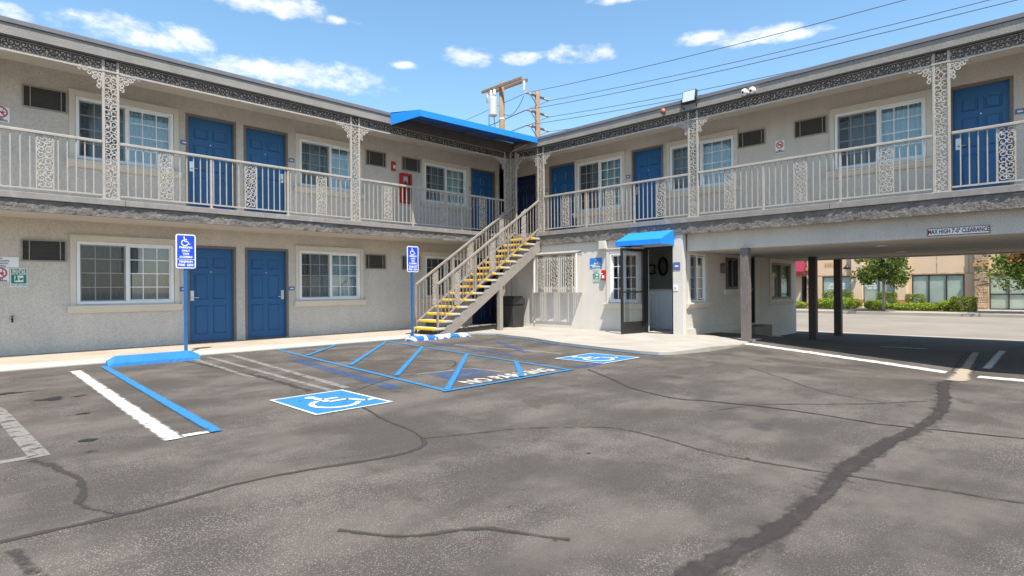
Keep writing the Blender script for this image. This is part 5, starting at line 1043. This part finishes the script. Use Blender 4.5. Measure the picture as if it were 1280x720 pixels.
# ------------------------------------------------------------------ across the street
def far_building():
    B = thing('commercial_building', 'tan single-storey shop building with dark-framed windows across the street', 'building', (43, 7, -0.26)); X = 43.0
    holes = [(-12.42, -10.60, 0.05, 1.83), (-9.98, -8.18, 0.05, 1.83), (-7.30, -4.70, 0.05, 1.83), (-3.58, -1.0, -0.25, 1.83), (-0.6, 2.0, -0.25, 1.83), (-13.75, -13.35, -0.25, 1.9), (-17.5, -15.0, 0.05, 1.83), (3.2, 6.0, 0.05, 1.83), (-22, -19, 0.05, 1.83), (8, 11, 0.05, 1.83)]
    obj('wall', wall_panel(-34, 22, -0.45, 6.2, holes, 0.3), M['tan'], B, (X, 0, 0), -math.pi / 2, fix=False)
    bk = MB(); bk.box(X + 1.2, -22, -0.4, X + 1.3, 34, 6.0); bk.box(X + 0.3, -22, 5.9, X + 12, 34, 6.1); obj('inner_wall', bk, M['dark'], B)
    for i, (a, b, c, d) in enumerate(holes):
        w, h = b - a, d - c; n = max(1, round(w / 0.88)); f = MB(); ring(f, w, h, 0.06, 0.01, 0.09)
        for k in range(1, n): f.box(w * k / n - 0.03, 0.015, 0.06, w * k / n + 0.03, 0.09, h - 0.06)
        if c < 0 and w > 1: f.box(0.06, 0.02, 0.86, w - 0.06, 0.085, 0.92)
        W = obj('window', f, M['dkframe'], B, (X, -a, c), -math.pi / 2)
        for k in range(n):
            g = MB(); x0, x1 = w * k / n + 0.03, w * (k + 1) / n - 0.03; g.quad((x0, 0.06, 0.06), (x1, 0.06, 0.06), (x1, 0.06, h - 0.06), (x0, 0.06, h - 0.06)); obj('pane', g, M['glass_far'], W, fix=False)
        if w > 1:
            s = MB(); s.box(0.02, 0.095, 0.03, w - 0.02, 0.105, h - 0.03); obj('shade', s, M['shade'], W)
    # window lettering: rows of short white strokes too small to read
    r = random.Random(2)
    for (ya, yb, rows) in ((12.25, 10.75, (1.28, 1.15, 1.0)), (9.85, 9.1, (1.3, 1.15, 1.0))):
        for z in rows:
            m = MB(); y = ya - r.uniform(0, 0.3)
            while y > yb + 0.1: l = r.uniform(0.12, 0.3); m.quad((X + 0.055, y, z), (X + 0.055, y - l, z), (X + 0.055, y - l, z + 0.06), (X + 0.055, y, z + 0.06)); y -= l + 0.06
            obj('window_lettering', m, M['sign_white'], B, fix=False)
    jt = MB()
    for y in (14.6, 7.55, 6.03, 4.5, -0.8): jt.box(X - 0.012, y - 0.02, 1.95, X - 0.001, y + 0.02, 6.2)
    jt.box(X - 0.014, -20, 1.86, X - 0.001, 30, 1.93); obj('panel_joint', jt, M['stone'], B)
    for y in (10.28, 7.85): 
        p = MB(); p.box(X - 0.22, y - 0.33, -0.3, X - 0.001, y + 0.33, 6.2); obj('pilaster', p, M['tan_light'], B, bevel=0.02)
        for z0, z1 in ((1.80, 1.93), (0.05, 0.30)): c = MB(); c.box(X - 0.27, y - 0.38, z0, X - 0.221, y + 0.38, z1); obj('pilaster_band', c, M['orange'], B, bevel=0.01)
    # stone-faced pilasters, stones proud of their joints
    for y0, y1 in ((3.62, 4.22), (13.0, 13.32), (-3.6, -3.0)):
        p = MB(); p.box(X - 0.30, y0, -0.3, X - 0.001, y1, 6.0); SP = obj('stone_pilaster', p, M['soil'], B); st = MB(); z = -0.28
        while z < 3.3:
            h = r.uniform(0.09, 0.17); y = y0
            while y < y1 - 0.02:
                w = min(r.uniform(0.15, 0.34), y1 - y); d = r.uniform(0.015, 0.05); st.box(X - 0.30 - d, y + 0.006, z + 0.006, X - 0.298, y + w - 0.006, z + h - 0.006); y += w
            for yy in (y0, y1): d = r.uniform(0.015, 0.04); st.box(X - 0.29, min(yy, yy + (d if yy == y1 else -d)), z + 0.006, X - 0.02, max(yy, yy + (d if yy == y1 else -d)), z + h - 0.006)
            z += h
        o = obj('stone', st, M['stone'], SP); o['kind'] = 'stuff'
        c = MB(); c.box(X - 0.40, y0 - 0.06, 2.25, X - 0.301, y1 + 0.06, 2.45); obj('pilaster_band', c, M['orange'], B)
    a = MB(); a.prism([(X, 3.1), (X - 0.9, 2.2), (X - 0.9, 2.0), (X, 2.0)], 'y', 13.36, 15.2); aw = obj('awning', a, M['maroon_canvas'], B)
    cp = MB(); cp.box(X - 0.1, -22, 6.2, X + 0.4, 34, 6.5); obj('parapet', cp, M['tan_light'], B)
    nm = text_mesh('3353', 0.34, bold=0.006); link('street_number', nm, M['orange'], B, (X - 0.03, 11.95, 2.62), rot=(math.pi / 2, 0, -math.pi / 2))
    G = thing('gooseneck_lamp', 'black gooseneck wall lamp on the tan shop front', 'lamp', (X, 10.85, 2.6)); q = MB(); q.tube([(X, 10.85, 2.5), (X - 0.35, 10.82, 2.72), (X - 0.6, 10.75, 2.62)], 0.02, 6); obj('arm', q, M['black'], G, smooth=True)
    q = MB(); q.tube([(X - 0.6, 10.75, 2.58), (X - 0.6, 10.75, 2.48), (X - 0.62, 10.75, 2.3)], [0.05, 0.12, 0.26], 12); obj('shade', q, M['black'], G, smooth=True)
    for y, z in ((10.28, 1.5), (13.15, 1.5)):
        S = thing('wall_sconce', 'white cone wall light on the tan shop pilaster' if y < 12 else 'white cone wall light on the stone pilaster by the red awning', 'lamp', (X - 0.3, y, z)); q = MB(); q.tube([(X - 0.36, y, z), (X - 0.36, y, z + 0.28)], [0.05, 0.13], 10); obj('cone', q, M['plastic_white'], S); q = MB(); q.box(X - 0.36, y - 0.03, z + 0.1, X - 0.22, y + 0.03, z + 0.16); obj('bracket', q, M['plastic_white'], S)
far_building()

def leaves(mb, pts, size, rnd, up=0.3):
    for p in pts:
        n = Vector((rnd.gauss(0, 1), rnd.gauss(0, 1), rnd.gauss(0, 1) + up)).normalized(); t = n.orthogonal().normalized(); b = n.cross(t); a = rnd.uniform(0, 6.28); t, b = t * math.cos(a) + b * math.sin(a), b * math.cos(a) - t * math.sin(a); s = size * rnd.uniform(0.6, 1.3)
        p = Vector(p); mb.quad(p - t * s, p - b * s * 0.45, p + t * s, p + b * s * 0.45)
def tree(x, y, zc, rx, rz_, label, n, seed, flower=False, lean=0.0, leafsize=0.10, trunk_r=0.07):
    r = random.Random(seed); T = thing('street_tree', label, 'tree', (x, y, -0.26)); q = MB(); q.tube([(x, y, -0.28), (x + 0.03, y + lean * 0.3, 0.6), (x, y + lean * 0.7, zc - rz_ * 0.5), (x, y + lean, zc + rz_ * 0.2)], [trunk_r * 1.25, trunk_r, trunk_r * 0.8, 0.02], 8); tr = obj('trunk', q, M['bark'], T, smooth=True)
    clumps = []
    for i in range(46):
        d = Vector((r.gauss(0, 1), r.gauss(0, 1), r.gauss(0, 1))).normalized() * (r.random() ** 0.45); clumps.append((Vector((x + d.x * rx, y + lean + d.y * rx, zc + d.z * rz_)), r.uniform(0.18, 0.42) * rx))
    lb = MB()
    for c, s in clumps[:14]: lb.tube([(x, y + lean * 0.7, zc - rz_ * 0.45), tuple((Vector((x, y + lean * 0.7, zc - rz_ * 0.45)) + c) / 2 + Vector((0, 0, 0.1))), tuple(c)], [trunk_r * 0.45, trunk_r * 0.3, 0.01], 5)
    obj('limb', lb, M['bark'], tr)
    crown = MB(); pts = []
    for i in range(n): c, s = r.choice(clumps); d = Vector((r.gauss(0, 1), r.gauss(0, 1), r.gauss(0, 1))).normalized() * s * (r.random() ** 0.4); pts.append(c + d)
    leaves(crown, pts, leafsize, r); obj('crown', crown, M['leaf_tree'], T, fix=False)
    if flower:
        fl = MB(); pts = []
        for i in range(14):
            c = r.choice([q for q in clumps if q[0].x < x - 0.1 and zc - rz_ * 0.15 < q[0].z < zc + rz_ * 0.6])[0] + Vector((-0.45, 0, 0.15))
            for k in range(70): pts.append(c + Vector((r.gauss(0, 0.12), r.gauss(0, 0.12), r.gauss(0, 0.16))))
        leaves(fl, pts, 0.06, r); obj('blossom', fl, M['flower'], T, fix=False)
    return T
tree(37.3, 7.65, 2.55, 1.45, 1.7, 'young round-crowned street tree with a pale trunk at the far kerb', 5200, 3)
tree(38.0, 1.45, 2.55, 2.2, 1.6, 'spreading street tree with coral red blossom across the road', 9500, 8, flower=True, trunk_r=0.08)

def shrub(x, y, rx, ry, h, label, n, seed, box=True, mat='leaf_hedge', size=0.055, name='hedge_shrub', cat='shrub'):
    r = random.Random(seed); T = thing(name, label, cat, (x, y, -0.26)); q = MB()
    for i in range(5): q.tube([(x + r.uniform(-.1, .1), y + r.uniform(-.1, .1), -0.3), (x + r.uniform(-rx, rx) * 0.5, y + r.uniform(-ry, ry) * 0.5, h * 0.5 - 0.26)], [0.02, 0.008], 5)
    obj('stem', q, M['bark'], T); pts = []
    while len(pts) < n:
        p = Vector((r.uniform(-1, 1), r.uniform(-1, 1), r.uniform(-0.9, 1))); k = 8 if box else 2.2
        d = (abs(p.x) ** k + abs(p.y) ** k + abs(p.z) ** k) ** (1 / k); wob = 1 + 0.10 * math.sin(p.x * 7 + seed) * math.sin(p.y * 6 + p.z * 5)
        if d > wob or d < r.uniform(0.55, 0.98) * wob: continue
        pts.append((x + p.x * rx, y + p.y * ry, -0.26 + h * (0.5 + p.z * 0.5)))
    f = MB(); leaves(f, pts, size, r, 0.5); obj('foliage', f, M[mat], T, fix=False); return T
# y from pixels: centre, half width
for args in ((41.6, 11.1, 0.45, 0.85, 1.10, 'clipped box hedge under the lettered shop window', 2600, 1), (41.6, 8.35, 0.45, 0.50, 1.05, 'clipped box hedge behind the young street tree trunk', 1800, 2), (41.6, 6.9, 0.45, 0.48, 0.92, 'small dark clipped hedge standing alone under the triple window', 1600, 3)): shrub(*args)
for args in ((39.8, 10.55, 0.55, 1.25, 0.72, 'broad loose bright green shrub in front of the lettered window', 3800, 4), (39.8, 8.55, 0.5, 0.65, 0.58, 'low grey-green shrub beside the young street tree trunk', 1800, 5), (39.7, 6.55, 0.55, 1.45, 0.44, 'long low bright green ground shrub under the triple window', 3800, 6), (39.4, 4.95, 0.45, 0.50, 0.62, 'rounded bright shrub beside the clipped cube shrub', 1800, 7), (41.5, 12.25, 0.4, 0.4, 0.6, 'small dull green shrub at the stone corner of the shop', 900, 9)): shrub(*args, box=False, mat='leaf_bright')
shrub(39.0, 4.30, 0.50, 0.55, 0.82, 'clipped cube shrub beside the stone pilaster', 2400, 8)
shrub(40.5, 13.3, 0.5, 0.7, 0.45, 'low tuft of bright green leaves by the red awning door', 1600, 10, box=False, mat='leaf_bright')
